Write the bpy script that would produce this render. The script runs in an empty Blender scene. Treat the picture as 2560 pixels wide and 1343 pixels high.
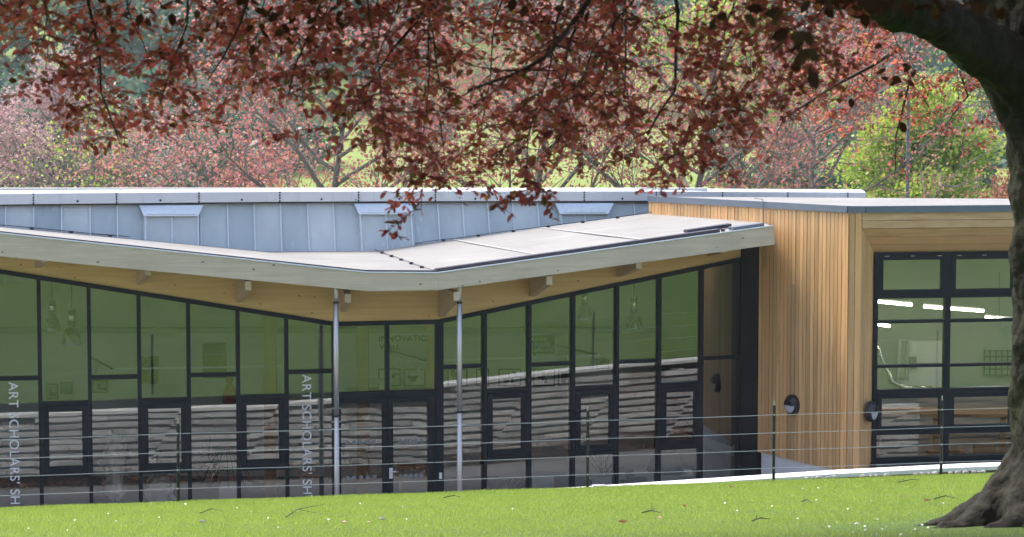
import bpy, math, random
import numpy as np
from mathutils import Vector

# ------------------------------------------------------------------ camera, world, sun, exposure
SC = bpy.context.scene
COL = SC.collection
EYE = np.array((0.0, 0.0, 7.2))
F = 85.0 / 36.0 * 2560
TH = math.radians(4.555)
cam = bpy.data.cameras.new("camera")
cam.lens = 85; cam.sensor_width = 36; cam.clip_start = 0.5; cam.clip_end = 3000
cam.dof.use_dof = True; cam.dof.focus_distance = 37.0; cam.dof.aperture_fstop = 6.3
camo = bpy.data.objects.new("camera", cam); COL.objects.link(camo)
camo.location = EYE; camo.rotation_euler = (math.pi / 2 - TH, 0, 0)
SC.camera = camo

SUN_EL, SUN_AZ = math.radians(56), math.radians(-48)     # azimuth measured from +Y (away from the camera) towards +X
w = bpy.data.worlds.new("World"); SC.world = w; w.use_nodes = True
nt = w.node_tree
bg = nt.nodes["Background"]
sky = nt.nodes.new("ShaderNodeTexSky"); sky.sky_type = 'NISHITA'; sky.sun_disc = False
sky.sun_elevation = SUN_EL; sky.sun_rotation = SUN_AZ
sky.dust_density = 4.0; sky.air_density = 1.0; sky.ozone_density = 1.0
nt.links.new(sky.outputs[0], bg.inputs[0]); bg.inputs[1].default_value = 0.15
sl = bpy.data.lights.new("sun", 'SUN'); sl.energy = 1.35; sl.angle = math.radians(14); sl.color = (1.0, 0.95, 0.88)
so = bpy.data.objects.new("sun", sl); COL.objects.link(so)
sd = Vector((math.cos(SUN_EL) * math.sin(SUN_AZ), math.cos(SUN_EL) * math.cos(SUN_AZ), math.sin(SUN_EL)))
so.rotation_euler = sd.to_track_quat('Z', 'Y').to_euler()
SC.view_settings.view_transform = 'Standard'; SC.view_settings.look = 'None'
SC.view_settings.gamma = 1.0; SC.view_settings.exposure = 1.5
SC.cycles.max_bounces = 10; SC.cycles.transparent_max_bounces = 24
SC.cycles.transmission_bounces = 6; SC.cycles.diffuse_bounces = 4; SC.cycles.glossy_bounces = 4
SC.cycles.caustics_reflective = False; SC.cycles.caustics_refractive = False
SC.cycles.use_denoising = True

R = random.Random(7)
RN = np.random.default_rng(11)

# ------------------------------------------------------------------ helpers: points
def ray(px, py):
    u = (px - 1280) / F; v = (671.5 - py) / F
    return np.array((u, math.cos(TH) + v * math.sin(TH), -math.sin(TH) + v * math.cos(TH)))
def at(px, py, d):
    r = ray(px, py); return EYE + r * (d / r[1])
def xat(px, d):
    return (px - 1280) / F * d * 1.0008
def zat(py, d):
    return at(1280, py, d)[2]
def lerp(a, b, t): return a + (b - a) * t

LAWN_A, LAWN_B, LAWN_S = 6.433, 0.0323, 0.1492
def edge_y(x): return 32.83 + .154 * np.clip(np.asarray(x, float), -14, 12)      # where the lawn stops above the light well
def lawn_z(x, y):
    z = LAWN_A + LAWN_B * np.asarray(x, float) - LAWN_S * np.asarray(y, float)
    y = np.asarray(y, float)
    cut = 10.0                                           # the slope eases off uphill
    z = np.where(y < cut, LAWN_A + LAWN_B * np.asarray(x, float) - LAWN_S * cut + 0.085 * (cut - y) - 0.0008 * (cut - y) ** 2, z)
    return z

# ------------------------------------------------------------------ helpers: meshes
class MB:
    def __init__(s): s.v = []; s.f = []
    def hexa(s, p):
        n = len(s.v); s.v += [tuple(map(float, q)) for q in p]
        for f in ((0, 3, 2, 1), (4, 5, 6, 7), (0, 1, 5, 4), (1, 2, 6, 5), (2, 3, 7, 6), (3, 0, 4, 7)):
            s.f.append(tuple(n + i for i in f))
        return s
    def box(s, x0, x1, y0, y1, z0, z1):
        return s.hexa([(x0, y0, z0), (x1, y0, z0), (x1, y1, z0), (x0, y1, z0), (x0, y0, z1), (x1, y0, z1), (x1, y1, z1), (x0, y1, z1)])
    def poly(s, pts):
        n = len(s.v); s.v += [tuple(map(float, q)) for q in pts]; s.f.append(tuple(range(n, n + len(pts)))); return s
    def slab(s, top, th):
        """closed plate: polygon `top` and the same polygon th lower"""
        n = len(s.v); k = len(top)
        s.v += [tuple(map(float, q)) for q in top] + [(float(q[0]), float(q[1]), float(q[2]) - th) for q in top]
        s.f.append(tuple(range(n, n + k))); s.f.append(tuple(range(n + 2 * k - 1, n + k - 1, -1)))
        for i in range(k):
            j = (i + 1) % k; s.f.append((n + j, n + i, n + k + i, n + k + j))
        return s
    def tube(s, pts, rad, n=8, cap=True):
        pts = [np.asarray(p, float) for p in pts]; m = len(pts)
        rad = rad if hasattr(rad, '__len__') else [rad] * m
        b0 = len(s.v)
        prev = None
        for i, p in enumerate(pts):
            t = pts[min(i + 1, m - 1)] - pts[max(i - 1, 0)]; t = t / (np.linalg.norm(t) + 1e-9)
            if prev is None:
                a = np.array((0, 0, 1.)) if abs(t[2]) < .9 else np.array((1., 0, 0)); e = np.cross(t, a)
            else:
                e = prev - t * np.dot(prev, t)
            e = e / (np.linalg.norm(e) + 1e-9); prev = e; g = np.cross(t, e)
            for k in range(n):
                q = 2 * math.pi * k / n; s.v.append(tuple(p + rad[i] * (math.cos(q) * e + math.sin(q) * g)))
        for i in range(m - 1):
            for k in range(n):
                k2 = (k + 1) % n; a = b0 + i * n
                s.f.append((a + k, a + k2, a + n + k2, a + n + k))
        if cap:
            s.f.append(tuple(b0 + k for k in reversed(range(n)))); s.f.append(tuple(b0 + (m - 1) * n + k for k in range(n)))
        return s
    def lathe(s, c, prof, n=20, axis=None):
        """prof: (radius, height) pairs around the vertical through c"""
        b0 = len(s.v)
        for r, h in prof:
            for k in range(n):
                q = 2 * math.pi * k / n; s.v.append((c[0] + r * math.cos(q), c[1] + r * math.sin(q), c[2] + h))
        for i in range(len(prof) - 1):
            for k in range(n):
                k2 = (k + 1) % n; a = b0 + i * n; s.f.append((a + k, a + k2, a + n + k2, a + n + k))
        return s
    def build(s, name, m, parent=None, smooth=False, bevel=0):
        me = bpy.data.meshes.new(name); me.from_pydata(s.v, [], s.f); me.update()
        if smooth:
            me.polygons.foreach_set('use_smooth', [True] * len(me.polygons))
        o = bpy.data.objects.new(name, me); COL.objects.link(o)
        me.materials.append(m)
        if parent: o.parent = parent
        if bevel:
            b = o.modifiers.new('bevel', 'BEVEL'); b.width = bevel; b.segments = 1; b.limit_method = 'ANGLE'
        return o
def np_mesh(name, V, Fc, m, parent=None, smooth=False):
    me = bpy.data.meshes.new(name); V = np.ascontiguousarray(V, np.float32); Fc = np.ascontiguousarray(Fc, np.int32)
    me.vertices.add(len(V)); me.vertices.foreach_set('co', V.ravel())
    k = Fc.shape[1]; me.loops.add(Fc.size); me.loops.foreach_set('vertex_index', Fc.ravel())
    me.polygons.add(len(Fc)); me.polygons.foreach_set('loop_start', np.arange(0, Fc.size, k, dtype=np.int32))
    me.update(calc_edges=True)
    if smooth: me.polygons.foreach_set('use_smooth', [True] * len(Fc))
    o = bpy.data.objects.new(name, me); COL.objects.link(o); me.materials.append(m)
    if parent: o.parent = parent
    return o
def tag(o, label=None, cat=None, group=None, kind=None):
    if label: o['label'] = label
    if cat: o['category'] = cat
    if group: o['group'] = group
    if kind: o['kind'] = kind
    return o
def empty(name, label, cat, group=None):
    o = bpy.data.objects.new(name, None); COL.objects.link(o); o.empty_display_size = .2
    return tag(o, label, cat, group)
def copy_tree(o, parent=None):
    c = o.copy(); COL.objects.link(c)
    if parent: c.parent = parent
    for ch in list(o.children): copy_tree(ch, c)
    return c
class Wall:
    """a vertical plane from P to Q in plan; u runs along it, n towards the viewer"""
    def __init__(s, P, Q):
        s.P = np.array((P[0], P[1], 0.)); d = np.array((Q[0] - P[0], Q[1] - P[1], 0.)); s.L = np.linalg.norm(d); s.U = d / s.L
        s.N = np.array((s.U[1], -s.U[0], 0.))
    def p(s, u, z, n=0): return s.P + s.U * u + s.N * n + np.array((0, 0, z))
    def ux(s, px):
        """u where the view column px meets the plane"""
        k = (px - 1280) / F * 1.0008
        return (k * s.P[1] - s.P[0]) / (s.U[0] - k * s.U[1])
    def z(s, px, py):
        return zat(py, s.P[1] + s.U[1] * s.ux(px))
    def box(s, mb, u0, u1, z0, z1, n0, n1, zt0=None, zt1=None, zb0=None, zb1=None):
        """box on the wall; the ends may have tops and bottoms of their own"""
        a0 = z1 if zt0 is None else zt0; a1 = z1 if zt1 is None else zt1
        b0 = z0 if zb0 is None else zb0; b1 = z0 if zb1 is None else zb1
        return mb.hexa([s.p(u0, b0, n1), s.p(u1, b1, n1), s.p(u1, b1, n0), s.p(u0, b0, n0),
                        s.p(u0, a0, n1), s.p(u1, a1, n1), s.p(u1, a1, n0), s.p(u0, a0, n0)])
    def ring(s, mb, u0, u1, z0, z1, t, n0, n1):
        s.box(mb, u0, u0 + t, z0, z1, n0, n1); s.box(mb, u1 - t, u1, z0, z1, n0, n1)
        s.box(mb, u0 + t, u1 - t, z0, z0 + t, n0, n1); s.box(mb, u0 + t, u1 - t, z1 - t, z1, n0, n1)

# ------------------------------------------------------------------ helpers: materials
def mat(name, col, rough=.6, metal=0., spec=.5):
    m = bpy.data.materials.new(name); m.use_nodes = True; b = m.node_tree.nodes['Principled BSDF']
    b.inputs['Base Color'].default_value = (*col, 1); b.inputs['Roughness'].default_value = rough
    b.inputs['Metallic'].default_value = metal; b.inputs['Specular IOR Level'].default_value = spec
    return m
class NT:
    def __init__(s, m): s.t = m.node_tree; s.b = s.t.nodes.get('Principled BSDF')
    def n(s, ty, **kw):
        x = s.t.nodes.new(ty)
        for k, v in kw.items():
            if k in x.inputs: x.inputs[k].default_value = v
            else: setattr(x, k, v)
        return x
    def l(s, a, b): s.t.links.new(a, b)
    def coords(s, scale=(1, 1, 1), rot=(0, 0, 0)):
        tc = s.n('ShaderNodeTexCoord'); mp = s.n('ShaderNodeMapping')
        mp.inputs['Scale'].default_value = scale; mp.inputs['Rotation'].default_value = rot
        s.l(tc.outputs['Object'], mp.inputs['Vector']); return mp.outputs[0]
    def noise(s, vec, scale, detail=4, rough=.55):
        x = s.n('ShaderNodeTexNoise'); x.inputs['Scale'].default_value = scale; x.inputs['Detail'].default_value = detail
        x.inputs['Roughness'].default_value = rough
        if vec is not None: s.l(vec, x.inputs['Vector'])
        return x.outputs['Fac']
    def ramp(s, fac, stops):
        x = s.n('ShaderNodeValToRGB'); e = x.color_ramp.elements
        e[0].position, e[0].color = stops[0][0], (*stops[0][1], 1); e[1].position, e[1].color = stops[-1][0], (*stops[-1][1], 1)
        for p, c in stops[1:-1]:
            q = e.new(p); q.color = (*c, 1)
        s.l(fac, x.inputs[0]); return x.outputs[0]
    def mix(s, fac, a, b, mode='MIX'):
        x = s.n('ShaderNodeMix'); x.data_type = 'RGBA'; x.blend_type = mode
        for sock, v in ((x.inputs[0], fac), (x.inputs[6], a), (x.inputs[7], b)):
            if hasattr(v, 'links'): s.l(v, sock)
            elif isinstance(v, (int, float)): sock.default_value = v
            else: sock.default_value = (*v, 1)
        return x.outputs[2]
    def rnd(s): return s.n('ShaderNodeNewGeometry').outputs['Random Per Island']
    def bump(s, h, strength=.3, dist=.01):
        x = s.n('ShaderNodeBump'); x.inputs['Strength'].default_value = strength; x.inputs['Distance'].default_value = dist
        s.l(h, x.inputs['Height'])
        if s.b: s.l(x.outputs[0], s.b.inputs['Normal'])
        return x.outputs[0]
    def col(s, c): s.l(c, s.b.inputs['Base Color'])

def timber(name, c0, c1, scale, rough=.6, knots=0.0, island=0.0, rot=(0, 0, 0), stain=None):
    m = mat(name, c0, rough); t = NT(m); v = t.coords(scale, rot)
    g = t.noise(v, 1.0, 6, .6); c = t.ramp(g, [(.3, c0), (.7, c1)])
    if island:
        r = t.rnd(); k = t.ramp(r, [(0, (1 - island,) * 3), (.5, (1, 1, 1)), (1, (1 + island * .5, 1 + island * .45, 1 + island * .4))])
        c = t.mix(1.0, c, k, 'MULTIPLY')
        r2 = t.n('ShaderNodeMath', operation='FRACT'); q = t.n('ShaderNodeMath', operation='MULTIPLY'); q.inputs[1].default_value = 17.3
        t.l(r, q.inputs[0]); t.l(q.outputs[0], r2.inputs[0])
        c = t.mix(t.ramp(r2.outputs[0], [(.6, (0, 0, 0)), (.95, (.55, .55, .55))]), c, (c1[0] * .95, c1[1] * .80, c1[2] * .68))
    if knots:
        vo = t.n('ShaderNodeTexVoronoi'); vo.inputs['Scale'].default_value = knots; t.l(t.coords((1, 1, 1.6)), vo.inputs['Vector'])
        kf = t.ramp(vo.outputs['Distance'], [(.055, (1, 1, 1)), (.10, (0, 0, 0))])
        c = t.mix(kf, c, (c0[0] * .42, c0[1] * .33, c0[2] * .28))
    if stain:
        s2 = t.noise(t.coords((.6, .6, 2.2)), 1.3, 5, .65)
        c = t.mix(t.ramp(s2, [(.5, (0, 0, 0)), (.72, (.6, .6, .6))]), c, stain)
    t.col(c); t.bump(g, .25, .004)
    return m

M = {}
M['fascia'] = timber('pale_weathered_timber', (.50, .425, .32), (.64, .56, .44), (1.2, 1.2, 26), .65, knots=3.4, stain=(.42, .37, .30))
M['golden'] = timber('golden_laminated_timber', (.62, .385, .14), (.74, .495, .215), (1.0, 1.0, 22), .5, knots=4.2)
M['bracket'] = timber('pale_bracket_timber', (.54, .37, .2), (.62, .45, .27), (2, 2, 20), .55, knots=5)
M['bracket_end'] = timber('pale_end_grain', (.56, .45, .34), (.66, .55, .43), (30, 30, 30), .6)
M['larch'] = timber('larch_board', (.50, .30, .128), (.77, .475, .225), (14, 14, .8), .42, knots=0, island=.27)
M['larch_h'] = timber('larch_header_board', (.47, .28, .13), (.62, .41, .22), (.8, 14, 22), .45, island=.15)
M['frame'] = mat('anthracite_powder_coat', (.012, .016, .021), .5, 0, .2)
M['black'] = mat('black_panel', (.008, .008, .010), .5)
M['black_gloss'] = mat('black_sill', (.016, .018, .024), .25)
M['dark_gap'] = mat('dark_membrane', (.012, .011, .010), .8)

def zinc():
    m = mat('grey_zinc', (.46, .52, .56), .32, .1); t = NT(m)
    v = t.coords((.7, .7, .35)); g = t.noise(v, 2.2, 4)
    c = t.ramp(g, [(.3, (.41, .465, .475)), (.7, (.53, .585, .59))])
    r = t.ramp(t.rnd(), [(0, (.80, .83, .85)), (1, (1.10, 1.08, 1.06))]); c = t.mix(1.0, c, r, 'MULTIPLY')
    s2 = t.noise(t.coords((9, 9, .5)), 1.0, 3); c = t.mix(t.ramp(s2, [(.64, (0, 0, 0)), (.78, (.55, .55, .55))]), c, (.66, .72, .75))
    t.col(c); t.l(t.ramp(g, [(.3, (.26,) * 3), (.7, (.42,) * 3)]), t.b.inputs['Roughness']); return m
M['zinc'] = zinc()
def stained(name, c0, c1, dark, rough, streak=(6, 6, .6), metal=0.):
    m = mat(name, c0, rough, metal, .12); t = NT(m); g = t.noise(t.coords((.5, .5, 1.5)), 1.6, 5); c = t.ramp(g, [(.3, c0), (.7, c1)])
    s2 = t.noise(t.coords(streak), 1.0, 4, .6); c = t.mix(t.ramp(s2, [(.56, (0, 0, 0)), (.8, (.7, .7, .7))]), c, dark); t.col(c); return m
M['cap'] = stained('pale_grey_capping', (.60, .615, .65), (.68, .69, .715), (.5, .51, .54), .42, metal=.1)
M['hood'] = stained('pale_lead_flashing', (.56, .63, .70), (.66, .71, .76), (.34, .40, .44), .45, (16, 16, 1.2), .1)
M['seam'] = mat('seam_metal', (.6, .66, .69), .35, .2)
M['membrane'] = stained('grey_roof_membrane', (.255, .248, .235), (.325, .316, .30), (.165, .158, .148), .75, (.35, 6, 6))
M['lap'] = stained('membrane_lap_strip', (.34, .335, .33), (.40, .395, .385), (.27, .265, .26), .75, (.35, 6, 6))
M['membrane_edge'] = stained('dark_roof_edge', (.045, .045, .06), (.07, .07, .09), (.03, .03, .035), .5)
M['trim'] = stained('grey_roof_trim', (.13, .16, .20), (.17, .20, .24), (.22, .24, .27), .4)
M['white_paint'] = stained('white_render', (.66, .66, .66), (.72, .72, .715), (.58, .58, .57), .7)
M['coping'] = stained('white_coping', (.72, .72, .70), (.80, .80, .78), (.55, .54, .5), .6, (3, 3, 3))
M['steel'] = mat('brushed_steel', (.60, .585, .56), .42, .75)
M['chrome'] = mat('polished_metal', (.75, .75, .72), .15, 1.0)
M['wire'] = mat('galvanised_wire', (.62, .62, .62), .35, .6)
M['post'] = mat('black_post_paint', (.012, .012, .012), .35)
M['plastic_black'] = mat('black_plastic', (.012, .012, .014), .38)
M['lens'] = mat('frosted_lens', (.52, .54, .57), .4)
M['int_wall'] = mat('interior_white_wall', (.62, .62, .58), .8)
M['int_wall_dim'] = mat('interior_grey_wall', (.42, .43, .40), .8)
M['int_floor'] = stained('interior_grey_floor', (.10, .10, .11), (.14, .14, .15), (.2, .2, .2), .4)
M['ceil'] = mat('interior_ceiling', (.40, .34, .24), .8)
M['white'] = mat('white_board', (.78, .79, .78), .6)
M['paper'] = mat('crumpled_paper', (.86, .87, .84), .7)
M['glyph'] = mat('white_vinyl', (.80, .82, .82), .6)
M['glyph_dark'] = mat('dark_vinyl', (.03, .03, .03), .6)
M['dark_print'] = mat('dark_print', (.03, .03, .03), .5)
M['grey_print'] = mat('grey_print', (.22, .24, .24), .5)
M['teal_print'] = mat('teal_print', (.06, .16, .19), .5)
M['brown_print'] = mat('brown_print', (.12, .07, .05), .5)
M['sign_green'] = mat('dark_green_sign', (.03, .07, .03), .5)
M['red_cloth'] = mat('red_cloth', (.42, .04, .03), .7)
M['green_sculpt'] = stained('dark_green_glaze', (.01, .06, .04), (.02, .09, .06), (.01, .03, .02), .35)
M['wood_int'] = timber('interior_wood', (.36, .2, .08), (.48, .28, .13), (10, 10, 1.5), .5)

def glass(name, refl=.155, tint=(.84, .88, .85), wav=.014):
    m = bpy.data.materials.new(name); m.use_nodes = True; t = NT(m); t.t.nodes.remove(t.b); t.b = None
    out = t.t.nodes['Material Output']
    tr = t.n('ShaderNodeBsdfTransparent'); tr.inputs[0].default_value = (*tint, 1)
    gl = t.n('ShaderNodeBsdfGlossy'); gl.inputs['Roughness'].default_value = 0.0; gl.inputs[0].default_value = (.95, .98, .96, 1)
    fr = t.n('ShaderNodeFresnel'); fr.inputs['IOR'].default_value = 1.5
    ad = t.n('ShaderNodeMath', operation='ADD'); ad.inputs[1].default_value = refl; ad.use_clamp = True; t.l(fr.outputs[0], ad.inputs[0])
    g = t.noise(t.coords((1, 1, .6)), 1.7, 1, .4)
    bp = t.n('ShaderNodeBump'); bp.inputs['Strength'].default_value = wav; bp.inputs['Distance'].default_value = .05
    t.l(g, bp.inputs['Height']); t.l(bp.outputs[0], gl.inputs['Normal'])
    mx = t.n('ShaderNodeMixShader'); t.l(ad.outputs[0], mx.inputs[0]); t.l(tr.outputs[0], mx.inputs[1]); t.l(gl.outputs[0], mx.inputs[2])
    t.l(mx.outputs[0], out.inputs['Surface']); return m
M['glass'] = glass('window_glass')
M['shade_glass'] = glass('lamp_glass', .12, (.75, .8, .75), 0.0)

def leafmat(name, stops, transl, tcol=None, rough=.35, spec=.4):
    m = mat(name, stops[0][1], rough, 0, spec); t = NT(m); c = t.ramp(t.rnd(), stops); t.col(c)
    tr = t.n('ShaderNodeBsdfTranslucent')
    if tcol: t.l(t.ramp(t.rnd(), tcol), tr.inputs[0])
    else: t.l(c, tr.inputs[0])
    mx = t.n('ShaderNodeMixShader'); mx.inputs[0].default_value = transl
    t.l(t.b.outputs[0], mx.inputs[1]); t.l(tr.outputs[0], mx.inputs[2]); t.l(mx.outputs[0], t.t.nodes['Material Output'].inputs['Surface'])
    return m
M['copper_leaf'] = leafmat('copper_beech_leaf', [(0, (.11, .045, .038)), (.35, (.23, .078, .07)), (.7, (.33, .10, .078)), (.9, (.13, .06, .02)), (1, (.08, .08, .02))], .5,
                           [(0, (.32, .08, .055)), (.4, (.74, .16, .15)), (.75, (.88, .25, .16)), (.92, (.55, .27, .08)), (1, (.22, .24, .05))], .32)
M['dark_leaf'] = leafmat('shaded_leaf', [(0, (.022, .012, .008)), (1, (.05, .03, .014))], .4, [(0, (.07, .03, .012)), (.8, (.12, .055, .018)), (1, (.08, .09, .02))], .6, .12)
M['red_leaf'] = leafmat('red_tree_leaf', [(0, (.24, .12, .125)), (.5, (.38, .17, .18)), (.8, (.44, .20, .18)), (1, (.34, .30, .13))], .5,
                        [(0, (.40, .13, .15)), (.6, (.62, .19, .2)), (1, (.6, .34, .18))], .38)
M['pink_leaf'] = leafmat('pink_tree_leaf', [(0, (.32, .2, .22)), (1, (.46, .28, .29))], .5, [(0, (.5, .3, .33)), (1, (.62, .38, .4))])
M['lime_leaf'] = leafmat('lime_tree_leaf', [(0, (.30, .40, .07)), (1, (.52, .56, .14))], .5, [(0, (.30, .46, .06)), (1, (.5, .6, .1))])
M['wood_leaf'] = leafmat('woodland_leaf', [(0, (.05, .13, .09)), (.6, (.10, .19, .12)), (1, (.19, .27, .14))], .35)
M['rust_leaf'] = leafmat('rusty_tree_leaf', [(0, (.28, .11, .07)), (1, (.42, .17, .12))], .5)
M['dead_leaf'] = leafmat('dead_leaf', [(0, (.22, .08, .04)), (1, (.36, .16, .09))], .2)
def bark(name, c0, c1, moss, sc=3.0):
    m = mat(name, c0, .85, 0, .2); t = NT(m); g = t.noise(t.coords((1, 1, .45)), sc, 7, .65); c = t.ramp(g, [(.3, c0), (.7, c1)])
    if moss:
        g2 = t.noise(t.coords((1, 1, 1)), 1.7, 5, .6); c = t.mix(t.ramp(g2, [(.52, (0, 0, 0)), (.66, (.8, .8, .8))]), c, moss)
    t.col(c); t.bump(g, .6, .03); return m
M['bark'] = bark('beech_bark', (.016, .0155, .0115), (.048, .046, .034), (.038, .046, .016))
M['twig'] = mat('dark_twig', (.022, .016, .012), .7)
M['grey_bark'] = bark('grey_bark', (.12, .11, .095), (.25, .23, .20), None)
def lawnmat(name, a, b, c3):
    m = mat(name, a, .9, 0, .15); t = NT(m); g = t.noise(t.coords(), .7, 4); h = t.noise(t.coords(), 9, 5, .7)
    c = t.ramp(g, [(.32, a), (.68, b)]); c = t.mix(t.ramp(h, [(.35, (.55, .55, .55)), (.6, (0, 0, 0))]), c, c3); t.col(c); t.bump(h, .6, .04); return m
M['lawn'] = lawnmat('lawn_ground', (.08, .14, .034), (.115, .185, .045), (.06, .10, .025))
M['meadow'] = lawnmat('meadow_ground', (.19, .26, .065), (.27, .33, .09), (.145, .20, .05))
def grassmat():
    m = mat('grass_blade', (.1, .2, .02), .55, 0, .25); t = NT(m)
    c = t.ramp(t.rnd(), [(0, (.18, .26, .036)), (.7, (.23, .315, .048)), (.96, (.25, .35, .06)), (1, (.34, .35, .13))])
    g = t.noise(t.coords(), .8, 3); c = t.mix(t.ramp(g, [(.35, (0, 0, 0)), (.7, (.45, .45, .45))]), c, (.24, .32, .048)); t.col(c)
    tr = t.n('ShaderNodeBsdfTranslucent'); c2 = t.mix(1.0, c, (1.9, 1.8, 2.2), 'MULTIPLY'); t.l(c2, tr.inputs[0]); mx = t.n('ShaderNodeMixShader'); mx.inputs[0].default_value = .5
    t.l(t.b.outputs[0], mx.inputs[1]); t.l(tr.outputs[0], mx.inputs[2]); t.l(mx.outputs[0], t.t.nodes['Material Output'].inputs['Surface']); return m
M['grass'] = grassmat()
M['daisy'] = mat('daisy_white', (.8, .8, .78), .6)
M['paving'] = stained('grey_paving', (.20, .20, .215), (.26, .26, .27), (.15, .15, .15), .6)
M['soil'] = stained('dark_soil', (.03, .026, .022), (.05, .042, .035), (.09, .06, .035), .9, (4, 4, 4))
M['crib'] = stained('pale_crib_beam', (.60, .60, .61), (.72, .72, .73), (.30, .27, .24), .75, (2.4, 2.4, 7))
def _vary(m, lo, hi):
    t = NT(m); src = t.b.inputs['Base Color'].links[0].from_socket; t.col(t.mix(1.0, src, t.ramp(t.rnd(), [(0, (lo,) * 3), (1, (hi,) * 3)]), 'MULTIPLY'))
_vary(M['crib'], .55, 1.08)
M['sleeper'] = timber('brown_sleeper', (.16, .10, .05), (.25, .165, .085), (1.5, 1.5, 20), .8, stain=(.08, .06, .035))
M['stone'] = stained('pale_stone', (.36, .34, .31), (.46, .44, .41), (.25, .22, .2), .8, (6, 6, 6))

# ------------------------------------------------------------------ ground: sheets
nx, ny = 90, 120
ys = np.concatenate([np.linspace(-80, 10, 40), np.linspace(11, 33, 80)]); xs = np.linspace(-90, 90, nx * 2); nx = nx * 2
gx, gy = np.meshgrid(xs, ys); gy = np.where(gy > 10, 10 + (gy - 10) / 23 * (edge_y(gx) - 10), gy); gz = lawn_z(gx, gy)
def grid_faces(ny, nx):
    i = np.arange((ny - 1) * (nx - 1)); r, c = i // (nx - 1), i % (nx - 1); a = r * nx + c
    return np.stack([a, a + 1, a + nx + 1, a + nx], 1)
o = np_mesh('lawn', np.stack([gx, gy, gz], -1).reshape(-1, 3), grid_faces(len(ys), nx), M['lawn'], smooth=True); tag(o, kind='structure')
o = MB().poly([(-60, edge_y(-60) + .1, 0), (-14, edge_y(-14) + .15, 0), (12, edge_y(12) + .15, 0), (60, edge_y(60) + .15, 0), (60, 52, 0), (-60, 52, 0)]).build('pavement', M['paving']); tag(o, kind='structure')
def hill_z(x, y):
    t = np.clip((y - 62) / 100, 0, 8); z = -0.6 + 4.4 * t + 2.2 * np.clip((y - 170) / 60, 0, 4) ** 1.5 * 3
    return z + .6 * np.sin(x * .03 + 1) * np.clip(t, 0, 2)
ys = np.concatenate([np.linspace(52, 200, 50), np.linspace(210, 900, 30)]); xs = np.linspace(-500, 500, 60)
gx, gy = np.meshgrid(xs, ys)
o = np_mesh('hill', np.stack([gx, gy, hill_z(gx, gy)], -1).reshape(-1, 3), grid_faces(len(ys), 60), M['meadow'], smooth=True); tag(o, kind='structure')
o = MB().poly([(-1500, -600, -3), (1500, -600, -3), (1500, 2000, -3), (-1500, 2000, -3)]).build('ground', M['meadow']); tag(o, kind='structure')

# ------------------------------------------------------------------ retaining wall under the lawn edge
def cop_z(x):
    x = np.asarray(x, float); return lawn_z(x, edge_y(x)) + np.clip(-.055 + .031 * (x - .5), -.16, .10)
def crib():
    root = empty('retaining_wall', 'long retaining wall of stacked pale beams with white coping under the lawn edge', 'wall')
    xs_ = np.linspace(-14, 12, 15)
    core, beam, cop, slp, brn = MB(), MB(), MB(), MB(), MB(); pale = beam
    for i, (a, b) in enumerate(zip(xs_[:-1], xs_[1:])):
        W = Wall((b, float(edge_y(b))), (a, float(edge_y(a)))); L = W.L            # n points to the building
        za, zb = float(cop_z(b)), float(cop_z(a))
        W.box(core, 0, L, -.3, 0, .04, .09, za - .06, zb - .06)
        z = .26; k = 0; beam = brn if a > 7.2 else pale
        while z + .09 < max(za, zb) - .05:
            dz = R.uniform(-.006, .006); n1 = .285 + R.uniform(-.012, .012)
            if z + .085 < min(za, zb) - .05:
                cut = L * (R.uniform(.3, .7)); W.box(beam, .004, cut - .004, z + dz, z + .078 + dz + R.uniform(-.006, .008), .10, n1); dz = R.uniform(-.012, .012); W.box(beam, cut + .004, L - .004, z + dz, z + .078 + dz + R.uniform(-.006, .008), .10, n1 + R.uniform(-.02, .02))
            for q in range(2): c = R.uniform(.2, L - .3); W.box(beam, c, c + R.uniform(.08, .3), z + .092, z + .121, .091, R.uniform(.15, .27))
            z += .13; k += 1
        W.box(cop, .004, L - .002, 0, 0, -.02, .30, za, zb, za - .055, zb - .055)
        W.box(slp, .004, L - .004, 0, 0, .0, .035, za - .057, zb - .057, za - .4, zb - .4)
    core.build('soil_core', M['soil'], root); brn.build('sleeper_beam', M['sleeper'], root); pale.build('crib_beam', M['crib'], root); cop.build('coping', M['coping'], root); slp.build('sleeper_edge', M['sleeper'], root)
    n = 5200; x = RN.uniform(-10, 10, n); P = np.stack([x, edge_y(x) + RN.uniform(.2, .32, n), RN.uniform(.02, 1.5, n)], 1)
    P = P[P[:, 2] < cop_z(P[:, 0]) - .1]
    low = RN.random(len(P)) < .45; P[low, 2] *= .25
    D = RN.normal(0, 1, (len(P), 3)); D[:, 1] = np.abs(D[:, 1])
    o = leaf_mesh('weeds', P, D, RN.normal(0, 1, (len(P), 3)), .09, .03, M['dead_leaf'], root); o['kind'] = 'stuff'
    return root

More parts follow.
